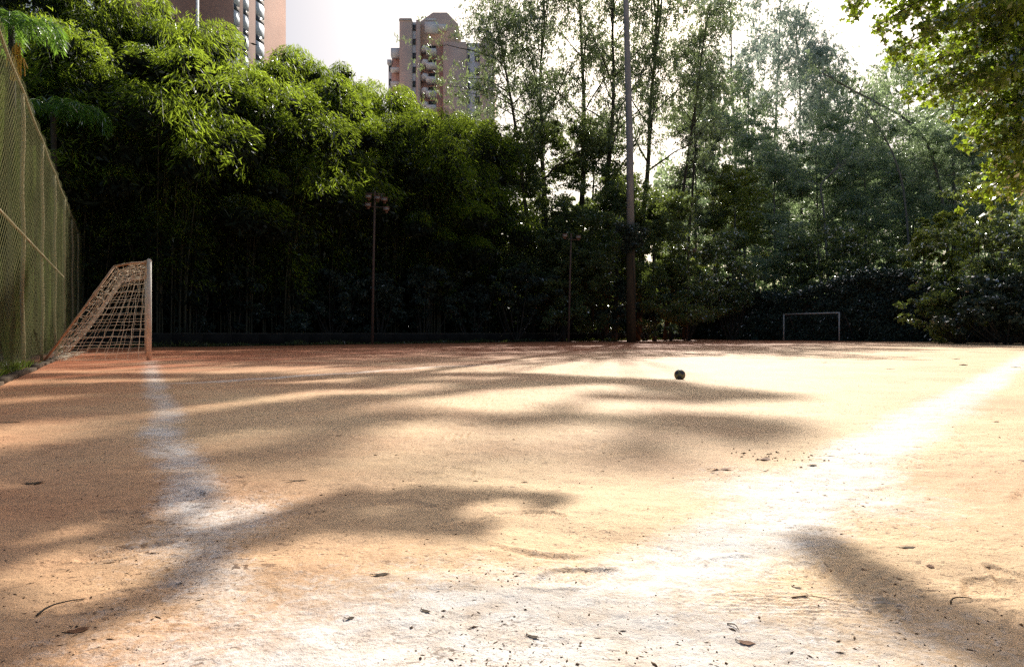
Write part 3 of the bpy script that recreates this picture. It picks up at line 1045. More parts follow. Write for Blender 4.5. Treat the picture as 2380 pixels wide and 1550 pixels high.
def build_tower_left():
    root = thing('apartment_tower', 'brown brick apartment tower with white window columns rising behind the bamboo at upper left', 'building', (0, 0, 0))
    o = np.array([-42.9, 95.0])
    d = np.array([.27, .963])
    n = np.array([.963, -.27])

    def tt(sx):
        k = (sx - 1920) / 2560
        return (k * o[1] - o[0]) / (d[0] - k * d[1])
    t0, t1 = 0.0, tt(1072)
    mb = MB().add(quad_strip(o, d, -1, t1, 0, 66, -n, 18), BF)
    obj('wall', mb, M['brick'], root)
    cols = [(876, 898, -.55), (911, 932, -.3), (958, 990, 0)]
    for ci, (a, b, dz) in enumerate(cols):
        ta, tb = tt(a), tt(b)
        for fl in range(11):
            z = 34 + fl * 3.04 + dz * 1.2
            sp = obj('spandrel', MB().add(quad_strip(o, d, ta, tb, z + 1.0, z + 3.04, n, .06), BF), M['spandrel'], root)
            w = obj('window', MB().add(quad_strip(o, d, ta, tb, z, z + .995, n, .02), BF), M['white_wall'], root)
            obj('pane', MB().add(quad_strip(o, d, ta + .06, tb - .06, z + .06, z + .93, n, .05), BF), M['pane'], w)
    # pale corner strip
    obj('corner_strip', MB().add(quad_strip(o, d, -1.5, -1.02, 0, 66, n, .1), BF), M['white_wall'], root)


build_tower_left()


def build_tower_mid():
    Y = 145.0
    k = Y / 2560
    X = lambda sx: (sx - 1920) * k
    Zz = lambda sy: CAMZ + (1250 - sy) * k
    root = thing('apartment_tower', 'pinkish brick apartment tower with balconies partly hidden by a tall eucalyptus', 'building', (0, 0, 0))
    wall = MB()
    wall.box((X(1498), Y, 0), (X(1543), Y + 9, Zz(69)))                    # stair shaft
    wall.box((X(1559), Y + .6, 0), (X(1572), Y + 14, Zz(70)))             # pilaster
    wall.box((X(1660), Y + 1.0, 0), (X(1748), Y + 16, Zz(150)))            # right brick bay
    wall.box((X(1800), Y + .5, 0), (X(1853), Y + 16, Zz(140)))             # far right bay
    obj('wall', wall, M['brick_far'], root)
    red = MB().box((X(1462), Y + 2.4, 0), (X(1497), Y + 9, Zz(172)))
    red.box((X(1573), Y + 3.2, 0), (X(1659), Y + 15, Zz(72)))
    obj('recessed_wall', red, M['red_wall'], root)
    wh = MB().box((X(1447), Y + 3.0, 0), (X(1461), Y + 9, Zz(210)))
    wh.box((X(1749), Y + 1.6, 0), (X(1799), Y + 14, Zz(150)))
    wh.box((X(1543.3), Y + 1.0, 0), (X(1558.7), Y + 12, Zz(76)))
    obj('plaster_bay', wh, M['white_wall'], root)
    # chamfered penthouse
    pent = MB()
    prof = [(1559, 70), (1618, 27), (1672, 27), (1715, 72), (1715, 150), (1559, 150)]
    v = [[X(a), Y + 2.5, Zz(b)] for a, b in prof] + [[X(a), Y + 14, Zz(b)] for a, b in prof]
    n_ = len(prof)
    pent.add(v, [[i, (i + 1) % n_, (i + 1) % n_ + n_, i + n_] for i in range(n_)])
    pent.f.append(np.array([[5, 4, 3, 2, 1, 0]]) + 0)
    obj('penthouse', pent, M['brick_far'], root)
    pr = MB()
    pr.box((X(1590), Y + 1.2, Zz(112)), (X(1640), Y + 2.45, Zz(72)))
    pr.box((X(1642), Y + .9, Zz(100)), (X(1672), Y + 2.45, Zz(84)))
    pr.box((X(1590), Y + 2.0, Zz(60)), (X(1630), Y + 2.45, Zz(54)))
    obj('parapet', pr, M['white_wall'], root)
    obj('shaft_cap', MB().box((X(1496), Y - .2, Zz(78)), (X(1545), Y + 9.2, Zz(74))), M['grey_roof'], root)
    ob = MB().box((X(1462), Y + 1.0, Zz(205)), (X(1495), Y + 2.3, Zz(173)))
    ob.box((X(1446), Y + 1.8, Zz(228)), (X(1461.5), Y + 2.9, Zz(211)))
    obj('roof_screen', ob, M['spandrel'], root)
    flo = 53 * k
    for i in range(6):
        zb = Zz(97) - i * flo
        # narrow stair windows between shaft and pilaster
        w = obj('window', MB().box((X(1544.5), Y + .94, zb - .75), (X(1557.5), Y + .99, zb + .65)), M['grey_roof'], root)
        obj('pane', MB().box((X(1545.5), Y + .88, zb - .68), (X(1556.5), Y + .93, zb + .58)), M['pane'], w)
        if i < 5:
            zl = Zz(257) - i * flo
            bal = obj('balcony', MB().box((X(1461), Y + .9, zl - .1), (X(1494), Y + 2.35, zl + .55)), M['white_wall'], root)
            obj('rail', MB().box((X(1461), Y + .88, zl + .6), (X(1494), Y + .95, zl + .66)), M['grey_roof'], bal)
            w = obj('window', MB().box((X(1449), Y + 2.92, zl + .4), (X(1458), Y + 2.98, zl + 1.9)), M['grey_roof'], root)
            obj('pane', MB().box((X(1450), Y + 2.86, zl + .5), (X(1457), Y + 2.91, zl + 1.8)), M['pane'], w)
        zr = Zz(178) - i * flo
        bal = obj('balcony', MB().box((X(1574), Y + .6, zr - .2), (X(1592), Y + 3.1, zr + .75), .5, (X(1583), Y + 2, 0)), M['white_wall'], root)
        bal = obj('balcony', MB().box((X(1596), Y + .3, zr - .95), (X(1634), Y + 3.1, zr - .1)), M['white_wall'], root)
        w = obj('window', MB().box((X(1600), Y + 3.1, zr), (X(1630), Y + 3.16, zr + 1.7)), M['grey_roof'], root)
        obj('pane', MB().box((X(1602), Y + 3.04, zr + .08), (X(1628), Y + 3.09, zr + 1.6)), M['pane'], w)
        zq = Zz(206) - i * flo
        for (a, b) in ((1752, 1760), (1779, 1797)):
            w = obj('window', MB().box((X(a), Y + 1.5, zq - .9), (X(b), Y + 1.57, zq + .7)), M['grey_roof'], root)
            obj('pane', MB().box((X(a + 1), Y + 1.44, zq - .8), (X(b - 1), Y + 1.49, zq + .6)), M['pane'], w)


build_tower_mid()

# ------------------------------------------------------------------ vegetation
def clump_leaves(mb, c, rad3, n, L, W, mode, r, tint_top=True):
    if mode == 'droop':
        # airy sprays: leaves strung along thin hanging twigs
        k = max(3, n // 16)
        c0 = c + r.normal(0, .62, (k, 3)) * rad3
        dirs = np.stack([r.normal(0, .7, k), r.normal(0, .7, k), r.normal(-.35, .6, k)], 1)
        ln = r.uniform(.5, 1.3, k) * float(np.mean(rad3))
        i = np.repeat(np.arange(k), 16)
        s = r.random(k * 16)
        p = c0[i] + dirs[i] * (s * ln[i])[:, None] + r.normal(0, .10, (k * 16, 3))
        p[:, 2] -= .35 * (s * ln[i]) ** 2 / max(float(np.mean(rad3)), .3)
        ax = dirs[i] * .5 + np.stack([r.normal(0, .5, k * 16), r.normal(0, .5, k * 16), -np.abs(r.normal(.7, .4, k * 16))], 1)
        tint = np.clip(np.repeat(r.random(k), 16) * .6 + r.random(k * 16) * .4, 0, 1)
        mb.leaves(p, ax, L * r.uniform(.6, 1.35, k * 16), W * r.uniform(.65, 1.3, k * 16), tint, r)
        return
    """leaves in an uneven ball: mode 'droop' (hanging), 'spread' (facing out), 'up'"""
    d = r.normal(size=(n, 3))
    d /= np.linalg.norm(d, axis=1)[:, None] + 1e-9
    rr = r.random(n) ** .45
    k = max(3, min(9, n // 70))
    sub_c = r.normal(0, .58, (k, 3)) * rad3
    sub_r = r.uniform(.28, .62, k)
    i = r.integers(0, k, n)
    p = c + sub_c[i] + d * (rr * sub_r[i])[:, None] * rad3 * [1, 1, .7]
    if mode == 'droop':
        ax = np.stack([r.normal(0, .55, n), r.normal(0, .55, n), -np.abs(r.normal(.8, .4, n))], 1)
    elif mode == 'bamboo':
        ax = d * [1, 1, .3] + r.normal(0, .35, (n, 3)) + [0, 0, -.55]
    else:
        ax = d * .8 + r.normal(0, .6, (n, 3)) + [0, 0, -.15]
    Ls = L * r.uniform(.6, 1.35, n)
    Ws = W * r.uniform(.65, 1.3, n)
    mb.leaves(p, ax, Ls, Ws, None, r)


def arc(p0, p1, bow, n, r, wob=.0):
    t = np.linspace(0, 1, n)[:, None]
    p = p0 * (1 - t) + p1 * t + np.asarray(bow) * (4 * t * (1 - t))
    if wob:
        w = np.cumsum(r.normal(0, wob, (n, 3)), 0)
        w -= t * w[-1]
        w[0] = 0
        p = p + w
    return p


# ---- bamboo
def bamboo_mesh(seed, H, spread, nculm, nleaf):
    r = np.random.default_rng(seed)
    cul, lf, inn = MB(), MB(), MB()
    per = nleaf // nculm
    for i in range(nculm):
        a = r.uniform(0, 2 * math.pi)
        rb = spread * .30 * math.sqrt(r.random())
        b = np.array([rb * math.cos(a), rb * math.sin(a), -.1])
        out = np.array([math.cos(a + r.normal(0, .5)), math.sin(a + r.normal(0, .5)), 0])
        h = H * r.uniform(.62, 1.0)
        reach = spread * r.uniform(.35, 1.0)
        t = np.linspace(0, 1, 15)
        droop = np.where(t > .72, (t - .72) / .28, 0)
        path = b + np.outer(t ** 2.3 * reach + droop ** 1.5 * reach * .35, out)
        path[:, 2] = b[2] + h * (np.minimum(t, .8) / .8 * .93 + .07 * np.sin(np.clip((t - .5) / .5, 0, 1) * math.pi)) - droop ** 2 * h * .16
        rad_ = np.linspace(.05, .012, 15)
        cul.tube(path, rad_, 5, cap=False)
        # leafy branchlets from a third of the way up
        nb = 26
        tb = 1 - (1 - .26) * r.random(nb) ** 1.25
        for tt_ in tb:
            pi = np.array([np.interp(tt_, t, path[:, k_]) for k_ in range(3)])
            ba = r.uniform(0, 2 * math.pi)
            bd = np.array([math.cos(ba), math.sin(ba), r.uniform(-.5, .35)])
            bl = r.uniform(.7, 2.0) * (1.15 - .5 * abs(tt_ - .7))
            m = max(4, int(per / nb))
            s = r.random(m) ** .7
            q = pi + np.outer(s * bl, bd)
            q[:, 2] -= (s * bl) ** 2 * .28
            q += r.normal(0, .17, (m, 3))
            ax = bd * .8 + r.normal(0, .4, (m, 3)) + [0, 0, -.75]
            lf.leaves(q, ax, r.uniform(.22, .48, m), r.uniform(.035, .075, m), r.normal(.5, .2, m).clip(0, 1) * .7 + .3 * r.random(), r)
    # leafy plumes that round the clump off into a dome
    for i in range(21):
        a = i * 2.4 + r.uniform(-.4, .4)
        t = (i + .5) / 21
        z = H * (.98 - .52 * t ** 1.2)
        q = spread * (.18 + .80 * math.sqrt(t)) * r.uniform(.75, 1.1)
        c = np.array([math.cos(a) * q, math.sin(a) * q, z - .8 + r.uniform(-1.3, .9)])
        rs = r.uniform(.8, 2.0)
        m = int(560 * rs ** 1.5)
        rad3 = np.array([1, 1, .72]) * rs
        d = r.normal(size=(m, 3))
        d /= np.linalg.norm(d, axis=1)[:, None]
        d[:, 2] = np.abs(d[:, 2]) * np.where(r.random(m) < .8, 1, -.7)
        p = c + d * (r.random(m) ** .33)[:, None] * rad3
        ax = d * [1, 1, .25] * .8 + np.array([math.cos(a), math.sin(a), 0]) * .4 + r.normal(0, .3, (m, 3)) + [0, 0, -.7]
        lf.leaves(p, ax, r.uniform(.22, .48, m), r.uniform(.030, .065, m), r.normal(.5, .2, m).clip(0, 1) * .7 + .3 * r.random(), r)
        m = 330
        inn.leaves(c + r.normal(0, .36, (m, 3)) * rad3 * [1, 1, .8] - [0, 0, .45], r.normal(0, 1, (m, 3)), r.uniform(.4, .7, m), r.uniform(.11, .2, m), None, r)  # opaque leaves added inside each plume to keep the sun off its face
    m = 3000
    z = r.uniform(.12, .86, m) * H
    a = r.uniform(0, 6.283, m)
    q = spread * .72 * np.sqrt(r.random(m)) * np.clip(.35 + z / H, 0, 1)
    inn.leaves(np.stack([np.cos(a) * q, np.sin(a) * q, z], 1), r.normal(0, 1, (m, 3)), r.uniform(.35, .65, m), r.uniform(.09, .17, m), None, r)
    return cul.mesh('culms', M['culm']), lf.mesh('foliage', M['bamboo_leaf']), inn.mesh('inner_foliage', M['deep_leaf'])


BV = [bamboo_mesh(100 + i, 16.0, sp, 30, 21000) for i, sp in enumerate((4.2, 3.6, 4.8, 3.9))]
bamboo_list = [
    # dx, top dy, Y, variant, label
    (60, 40, 33.5, 0, 'bamboo clump at the left edge behind the palm frond'),
    (190, 105, 34.0, 1, 'bamboo clump with bright yellow tips right above the palm frond'),
    (395, 92, 36.0, 2, 'big rounded dark bamboo clump with a glowing yellow rim'),
    (545, 165, 39.0, 3, 'bamboo clump standing right beside the big rounded dark clump'),
    (650, 178, 41.0, 0, 'front bamboo clump below the right edge of the brown brick tower'),
    (765, 190, 45.5, 1, 'front bamboo clump below the open white sky'),
    (885, 248, 49.0, 2, 'front bamboo clump behind the five-lamp floodlight post'),
    (1000, 268, 50.0, 3, 'front bamboo clump below the distant pinkish tower'),
    (1110, 285, 54.0, 1, 'rightmost front bamboo clump beside the eucalyptus trunks'),
    (40, -120, 41.0, 2, 'tall bamboo clump reaching out of the picture in the upper left corner'),
    (210, -85, 43.0, 3, 'tall bamboo clump behind the yellow-tipped clump'),
    (345, -25, 45.0, 0, 'tall bamboo clump behind the big rounded clump'),
    (462, 72, 47.0, 1, 'tall bamboo clump just left of the brown brick tower'),
    (580, 102, 49.0, 2, 'rear bamboo clump before the window columns of the brown tower'),
    (690, 112, 51.5, 3, 'rear bamboo clump with feathery tips against the white sky'),
    (800, 158, 54.0, 0, 'rear bamboo clump sloping down toward the distant tower'),
    (905, 205, 57.0, 1, 'rear bamboo clump at the foot of the distant tower'),
    (1040, 240, 60.0, 2, 'rear bamboo clump right of the distant tower base'),
]
first = {}
for i, (dx, dy, Y, v, lab) in enumerate(bamboo_list):
    p = at(dx, dy, Y)
    sc = p[2] / 16.0
    rz = (i * 2.399) % 6.283
    w = .92 + .16 * random.random()
    if v not in first:
        root = thing('bamboo_clump', lab, 'bamboo', (p[0], p[1], 0), rz, 'bamboo clumps behind the low wall')
        obj('culms', BV[v][0], M['culm'], root)
        obj('foliage', BV[v][1], M['bamboo_leaf'], root)
        obj('inner_foliage', BV[v][2], M['deep_leaf'], root)
        root.scale = (w, w, sc)
        first[v] = root
    else:
        copy_thing(first[v], lab, (p[0], p[1], 0), rz, (w, w, sc))

# wispy young shoots sticking out on top of the grove
# ---- generic trees
def tree(name, label, cat, base, top, leafm, barkm, r0, seed, crown0=.4, spread=3.2, nl=9, per=900, L=.28, W=.085, mode='droop', crad=1.2,
         group=None, bow=(0, 0, 0), extra=(), sub=3, rise=.55, zsq=.8, upper=None):
    r = np.random.default_rng(seed)
    base, top = np.asarray(base, float), np.asarray(top, float)
    root = thing(name, label, cat, tuple(base), 0, group)
    T = arc(np.array([0, 0, -.2]), top - base, bow, 12, r, .10 * r0 / .25)
    H = top[2] - base[2]
    tr, cr = MB(), MB()
    tr.tube(T, np.linspace(r0, r0 * .22, 12), 8)
    tl = np.linspace(0, 1, 12)

    def on(t):
        return np.array([np.interp(t, tl, T[:, k_]) for k_ in range(3)])
    ends = [(T[-1], r0 * .2)]
    for i in range(nl):
        t = crown0 + (1 - crown0) * ((i + r.random() * .8) / nl)
        t = min(t, .98)
        p0 = on(t)
        a = i * 2.4 + r.uniform(-.5, .5)
        ln = spread * (1.15 - .65 * (t - crown0) / (1 - crown0 + 1e-6)) * r.uniform(.7, 1.15)
        d = np.array([math.cos(a), math.sin(a), rise * r.uniform(.5, 1.6)])
        p1 = p0 + d * ln
        P = arc(p0, p1, np.array([0, 0, .10 * ln * r.normal(0, 1)]), 6, r, .05 * ln * .3)
        rl = r0 * (1 - .75 * t) * .5
        tr.tube(P, np.linspace(rl, rl * .35, 6), 5, cap=False)
        ends.append((p1, rl * .3))
        for j in range(sub):
            s = r.uniform(.4, .95)
            q0 = p0 * (1 - s) + p1 * s
            dd = d / np.linalg.norm(d) + r.normal(0, .75, 3)
            q1 = q0 + dd * ln * r.uniform(.25, .5)
            tr.tube(arc(q0, q1, r.normal(0, .08, 3), 4, r), np.linspace(rl * .45, rl * .15, 4), 4, cap=False)
            ends.append((q1, rl * .15))
    for ex in extra:
        wx, wy, wz, cr_ = ex[:4]
        q = np.array([wx, wy, wz]) - base
        zt = np.clip((q[2] - .25 * np.hypot(q[0], q[1])) / max(H, 1), .3, .97)
        p0 = on(zt)
        tr.tube(arc(p0, q, (0, 0, .4), 7, r, .1), np.linspace(r0 * .28, .02, 7), 5, cap=False)
        for j in range(5):
            o = r.normal(0, 1, 3) * cr_ * .5
            clump_leaves(cr, q + o, np.array([1, 1, .75]) * cr_ * .75, int(per * .3), L, W, mode, r)
    if upper is not None and len(upper):  # added shading leaves, tied to the trunk by a few branches
        q = upper - base
        m = len(q)
        cr.leaves(q + r.normal(0, .05, (m, 3)), np.stack([r.normal(0, .6, m), r.normal(0, .6, m), -np.abs(r.normal(.6, .4, m))], 1), L * r.uniform(.6, 1.2, m), W * r.uniform(.7, 1.3, m), None, r)
        for j in range(0, m, max(1, m // 7)):
            tr.tube(arc(T[-1 - (j // 170) % 3], q[j], (0, 0, .3), 7, r, .08), np.linspace(r0 * .22, .015, 7), 5, cap=False)
    for (e, _) in ends:
        cs = crad * r.uniform(.6, 1.25)
        m = int(per * (cs / crad) ** 2)
        clump_leaves(cr, e + r.normal(0, .12, 3) * crad, np.array([1, 1, zsq]) * cs, m, L, W, mode, r)
    obj('trunk', tr, barkm, root, smooth=True)
    obj('crown', cr, leafm, root)
    return root


def G(dx, Y):
    return np.array([(dx - 1190) / 1587 * Y, Y, 0.0])


# leaf masses added above the view, placed to cast the shaded streaks of the pitch
def over(dx, dy, rx, ry, Y):
    g = on_ground(dx, dy)
    t = (Y - g[1]) / SUNV[1]
    q = g + SUNV * t
    wx = rx / 1587 * g[1]
    wz = ry * g[1] ** 2 / (CAMZ * 1587) * math.tan(rad(SUN_EL))
    return (q[0], q[1], q[2], max(wx, .05), max(wz, .05))


SHADE_MID = [
    [(-300, 868), (0, 868), (1200, 866), (1600, 886), (1610, 897), (1380, 905), (1290, 915), (1180, 935), (1000, 985), (780, 1062), (560, 1085), (0, 1112), (-300, 1120)],
    [(1290, 905), (1600, 897), (1760, 912), (1890, 926), (1700, 936), (1500, 930), (1350, 925)],
    [(1080, 950), (1290, 935), (1500, 955), (1700, 962), (1860, 980), (1880, 1000), (1760, 1040), (1640, 1075), (1450, 1065), (1400, 1030), (1560, 1000), (1400, 985), (1150, 1000), (1060, 985)],
    [(-300, 1040), (450, 1060), (480, 1085), (300, 1110), (-300, 1140)]]
SHADE_NEAR = [
    [(-400, 1115), (450, 1100), (520, 1150), (430, 1200), (480, 1220), (620, 1190), (800, 1135), (1050, 1122), (1300, 1138), (1330, 1165), (1150, 1215), (1120, 1270), (960, 1240), (760, 1235),
     (620, 1262), (520, 1300), (430, 1385), (310, 1425), (160, 1490), (0, 1560), (-150, 1660), (-500, 1660)],
    [(1830, 1240), (1920, 1228), (2050, 1300), (2200, 1395), (2600, 1470), (2600, 1600), (2400, 1600), (2280, 1550), (2120, 1480), (1990, 1400), (1900, 1330)]]
SUNNY = [(480, 950, 150, 9, -.13), (690, 922, 150, 11, -.12), (930, 905, 130, 12, -.08), (955, 1010, 150, 28, -.10), (545, 1024, 160, 15, -.14), (70, 928, 130, 7, -.06), (1285, 924, 80, 9, -.05),
         (1415, 955, 90, 13, .05), (250, 885, 220, 4, -.03), (300, 972, 120, 5, -.12), (420, 1175, 50, 14, -.2), (760, 885, 170, 4, -.04), (1080, 880, 120, 4, 0), (230, 1005, 110, 6, -.14),
         (780, 965, 110, 6, -.13), (1180, 1010, 90, 9, -.05), (1560, 1012, 60, 6, .08), (1500, 915, 70, 4, .04), (340, 1060, 90, 6, -.16), (90, 1060, 90, 6, -.12),
         (160, 1225, 110, 9, -.2), (330, 1270, 60, 8, -.3), (640, 1215, 60, 6, -.3), (90, 1330, 60, 10, -.3), (880, 1180, 60, 7, -.15), (1120, 1170, 50, 7, 0), (250, 1340, 40, 8, -.35)]
SHADE_THIN = [[(640, 1075), (860, 1030), (1080, 1010), (1420, 1045), (1400, 1110), (1000, 1122), (560, 1160), (480, 1100)], [(300, 925), (1000, 890), (1000, 1000), (300, 1080)]]


def inside(px_, py_, poly):
    c = np.zeros(len(px_), bool)
    n = len(poly)
    for i in range(n):
        (x0, y0), (x1, y1) = poly[i], poly[(i + 1) % n]
        k = ((y0 > py_) != (y1 > py_))
        c ^= k & (px_ < (x1 - x0) * (py_ - y0) / (y1 - y0 + 1e-9) + x0)
    return c


def shade_points(polys, Y, dens, spread, seed):
    """positions for added leaves, shaped to cast shade on these parts of the pitch"""
    r = np.random.default_rng(seed)
    out = []
    for poly in polys:
        g = np.array([on_ground(x, y) for x, y in poly])
        lo, hi = g.min(0), g.max(0)
        n = int((hi[0] - lo[0]) * (hi[1] - lo[1]) * math.tan(rad(SUN_EL)) * dens)
        q = np.stack([r.uniform(lo[0], hi[0], n), r.uniform(lo[1], hi[1], n), np.zeros(n)], 1)
        dx, dy = 1190 + q[:, 0] / q[:, 1] * 1587, 775 + CAMZ * 1587 / q[:, 1]
        ok = inside(dx, dy, poly)
        for (cx, cy, rx, ry, k) in SUNNY:
            ok &= ((dx - cx) / rx) ** 2 + ((dy - cy - k * (dx - cx)) / ry) ** 2 > 1
        # small gaps in the added leaves let dapples of sun through
        ok &= vnoise(q[:, 0] * 2.0 / spread + 50, q[:, 1] * 1.1 / spread + 50, seed) > (.25 if Y < 30 else .30)
        q = q[ok]
        Yj = Y + r.normal(0, .35 if Y < 30 else .8, len(q))
        q = q + SUNV * ((Yj - q[:, 1]) / SUNV[1])[:, None]
        out.append(q)
    return np.concatenate(out)


# tall eucalyptus group at the far touchline
EU = [
    # base dx, top dx, top dy, Y, r0, crown0, spread, label, extra
    (1238, 1150, 40, 57, .24, .58, 3.6, 'leaning slim eucalyptus whose airy crown hangs before the distant tower', [tuple(at(1010, 110, 57)) + (1.7,), tuple(at(1070, 180, 57)) + (1.7,), tuple(at(1110, 90, 57)) + (1.5,), tuple(at(1040, 200, 57)) + (1.2,), tuple(at(1125, 215, 57)) + (1.2,)]),
    (1285, 1265, -15, 60, .30, .45, 3.6, 'dense dark eucalyptus second from the distant tower', []),
    (1345, 1340, -80, 63, .34, .42, 3.8, 'thick crowned eucalyptus left of the tall mast', []),
    (1405, 1425, -70, 60, .32, .42, 3.6, 'eucalyptus standing directly left beside the tall mast', []),
    (1480, 1530, -10, 62, .32, .48, 3.4, 'eucalyptus forking right behind the tall mast', []),
    (1545, 1650, 10, 64, .22, .60, 2.8, 'thin eucalyptus leaning right just right of the mast', []),
    (1588, 1628, 70, 68, .18, .62, 2.6, 'slender straight eucalyptus with a small top right of the leaning one', []),
]
EUX = [at(e[1], e[2], e[3])[0] for e in EU]
SHADE_LEAVES = shade_points(SHADE_MID, 61, 800, 2.2, 61)  # leaves added high over the eucalyptus to shade the middle of the pitch
SHADE_LEAVES = np.concatenate([SHADE_LEAVES, shade_points(SHADE_THIN, 61, 110, 1.1, 62)])
UPK = np.argmin(np.abs(SHADE_LEAVES[:, :1] - np.array(EUX[1:5])[None]), 1) + 1
for i, (b, t, ty, Y, r0, c0, sp, lab, ex) in enumerate(EU):
    tree('eucalyptus_tree', lab, 'tree', G(b, Y), at(t, ty, Y), M['euca_leaf'], M['bark'], r0, 200 + i, c0, sp, 16 if i < 5 else 9, 250, .32, .08, 'droop', 1.1,
         'eucalyptus trees at the far touchline', bow=(rng.normal(0, .6), 0, 0), extra=list(ex), sub=4, rise=1.0, upper=SHADE_LEAVES[UPK == i] if 1 <= i <= 4 else None)

# dense lower trees between the bamboo and the mast
DT = [
    (1175, 330, 57, 3.4, 'dark bushy tree at the right end of the bamboo'),
    (1265, 300, 61, 3.6, 'dark bushy tree under the leaning slim eucalyptus'),
    (1375, 330, 63, 3.6, 'dark bushy tree left of the mast below the thick crowned eucalyptus'),
    (1310, 500, 55, 2.8, 'rounded dark tree above the slim middle floodlight post'),
    (1430, 440, 58, 3.0, 'dark tree whose leaves touch the left side of the mast'),
    (1520, 470, 60, 3.2, 'dark tree right behind the mast with a pale rim'),
]
for i, (dx, dy, Y, sp, lab) in enumerate(DT):
    tree('broadleaf_tree', lab, 'tree', G(dx, Y), at(dx + rng.normal(0, 8), dy, Y), M['dense_leaf'], M['bark'], .22, 300 + i, .18, sp, 12, 750, .30, .11, 'spread', 1.35,
         'dark trees left of the hedge', sub=3, rise=.35)
# one branch of ivy climbing the mast
mb = MB()
for j in range(9):
    c = np.array([px + rng.normal(0, .3), Yp - .1 + rng.normal(0, .35), 8.2 + rng.normal(0, .7)])
    clump_leaves(mb, c - np.array([px, Yp, 0]), np.array([.75, .6, .6]), 420, .24, .11, 'spread', rng)
iv = thing('climbing_ivy', 'dark ivy tuft wrapped around the mast where brown turns to grey', 'plant', (px, Yp, 0))
mb2 = MB().tube([[.33, -.1, 0], [.30, -.25, 3], [.1, -.36, 6], [-.1, -.30, 8]], [.035, .03, .02, .01], 5)
obj('stem', mb2, M['bark'], iv, smooth=True)
obj('foliage', mb, M['shade_leaf'], iv)

# hazy trees on the right, farther off
HZ = [
    (1700, 1690, -60, 100, .32, .55, 5.0, 'pale hazy tree with a sparse crown right of the wide sky gap'),
    (1770, 1815, -120, 112, .36, .50, 5.5, 'tall pale hazy tree with a crown out of the top of the picture'),
    (1860, 1850, 30, 104, .30, .50, 5.0, 'pale hazy tree left of the brightest sky patch'),
    (1915, 1900, 110, 96, .28, .5, 4.2, 'misty tree below and left of the brightest sky patch'),
    (1660, 1655, 185, 92, .26, .40, 4.4, 'rounded misty tree with hanging twigs below the wide sky gap'),
    (1735, 1740, 205, 96, .26, .40, 4.4, 'second rounded misty tree beside the one with hanging twigs'),
    (2020, 2010, 205, 92, .26, .40, 4.6, 'misty tree right below the brightest sky patch'),
    (2120, 2110, 140, 98, .28, .42, 5.0, 'misty tree left of the overhanging leaves'),
    (2230, 2235, 60, 92, .34, .35, 5.2, 'misty tall tree half hidden by the overhanging leaves'),
    (2330, 2330, 20, 96, .34, .35, 5.2, 'misty tree at the right edge behind the overhanging leaves'),
    (2400, 2410, -60, 90, .34, .35, 5.2, 'misty tree cut off by the right edge of the picture'),
]
for i, (b, t, ty, Y, r0, c0, sp, lab) in enumerate(HZ):
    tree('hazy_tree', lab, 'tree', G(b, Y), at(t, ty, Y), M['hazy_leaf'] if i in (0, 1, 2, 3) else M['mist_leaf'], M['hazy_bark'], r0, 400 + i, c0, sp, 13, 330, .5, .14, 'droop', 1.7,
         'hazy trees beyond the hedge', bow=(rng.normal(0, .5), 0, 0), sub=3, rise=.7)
# mid-distance trees behind the hedge
MT = [
    (1620, 300, 78, 2.6, 'slim tree with twiggy bare stems right of the mast'),
    (1700, 400, 76, 3.2, 'yellowish thin leaved tree behind the pale glinting bushes'),
    (1800, 360, 80, 3.4, 'green tree behind the hedge left of the far goal'),
    (1905, 330, 82, 3.4, 'forked green tree behind the hedge above the far goal'),
    (2010, 360, 78, 3.4, 'green tree behind the hedge right of the forked one'),
    (1755, 300, 86, 3.6, 'light green tree between the two rounded misty trees and the hedge'),
    (1960, 290, 86, 3.8, 'light green tree between the forked trunk and the bending trunk'),
    (2110, 270, 84, 3.8, 'light green tree behind the slim bending trunk'),
    (2150, 390, 74, 3.4, 'low green tree at the foot of the leaning trunk'),
    (2220, 300, 70, 3.8, 'green tree behind the leaning trunk'),
    (2330, 330, 64, 4.0, 'green tree behind the yellow-edged bush at the right'),
]
for i, (dx, dy, Y, sp, lab) in enumerate(MT):
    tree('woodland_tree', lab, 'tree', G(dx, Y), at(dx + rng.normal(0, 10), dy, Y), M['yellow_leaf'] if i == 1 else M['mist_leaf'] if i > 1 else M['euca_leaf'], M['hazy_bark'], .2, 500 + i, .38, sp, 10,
         620, .34, .11, 'spread', 1.6, 'green trees behind the hedge', sub=3, rise=.5)
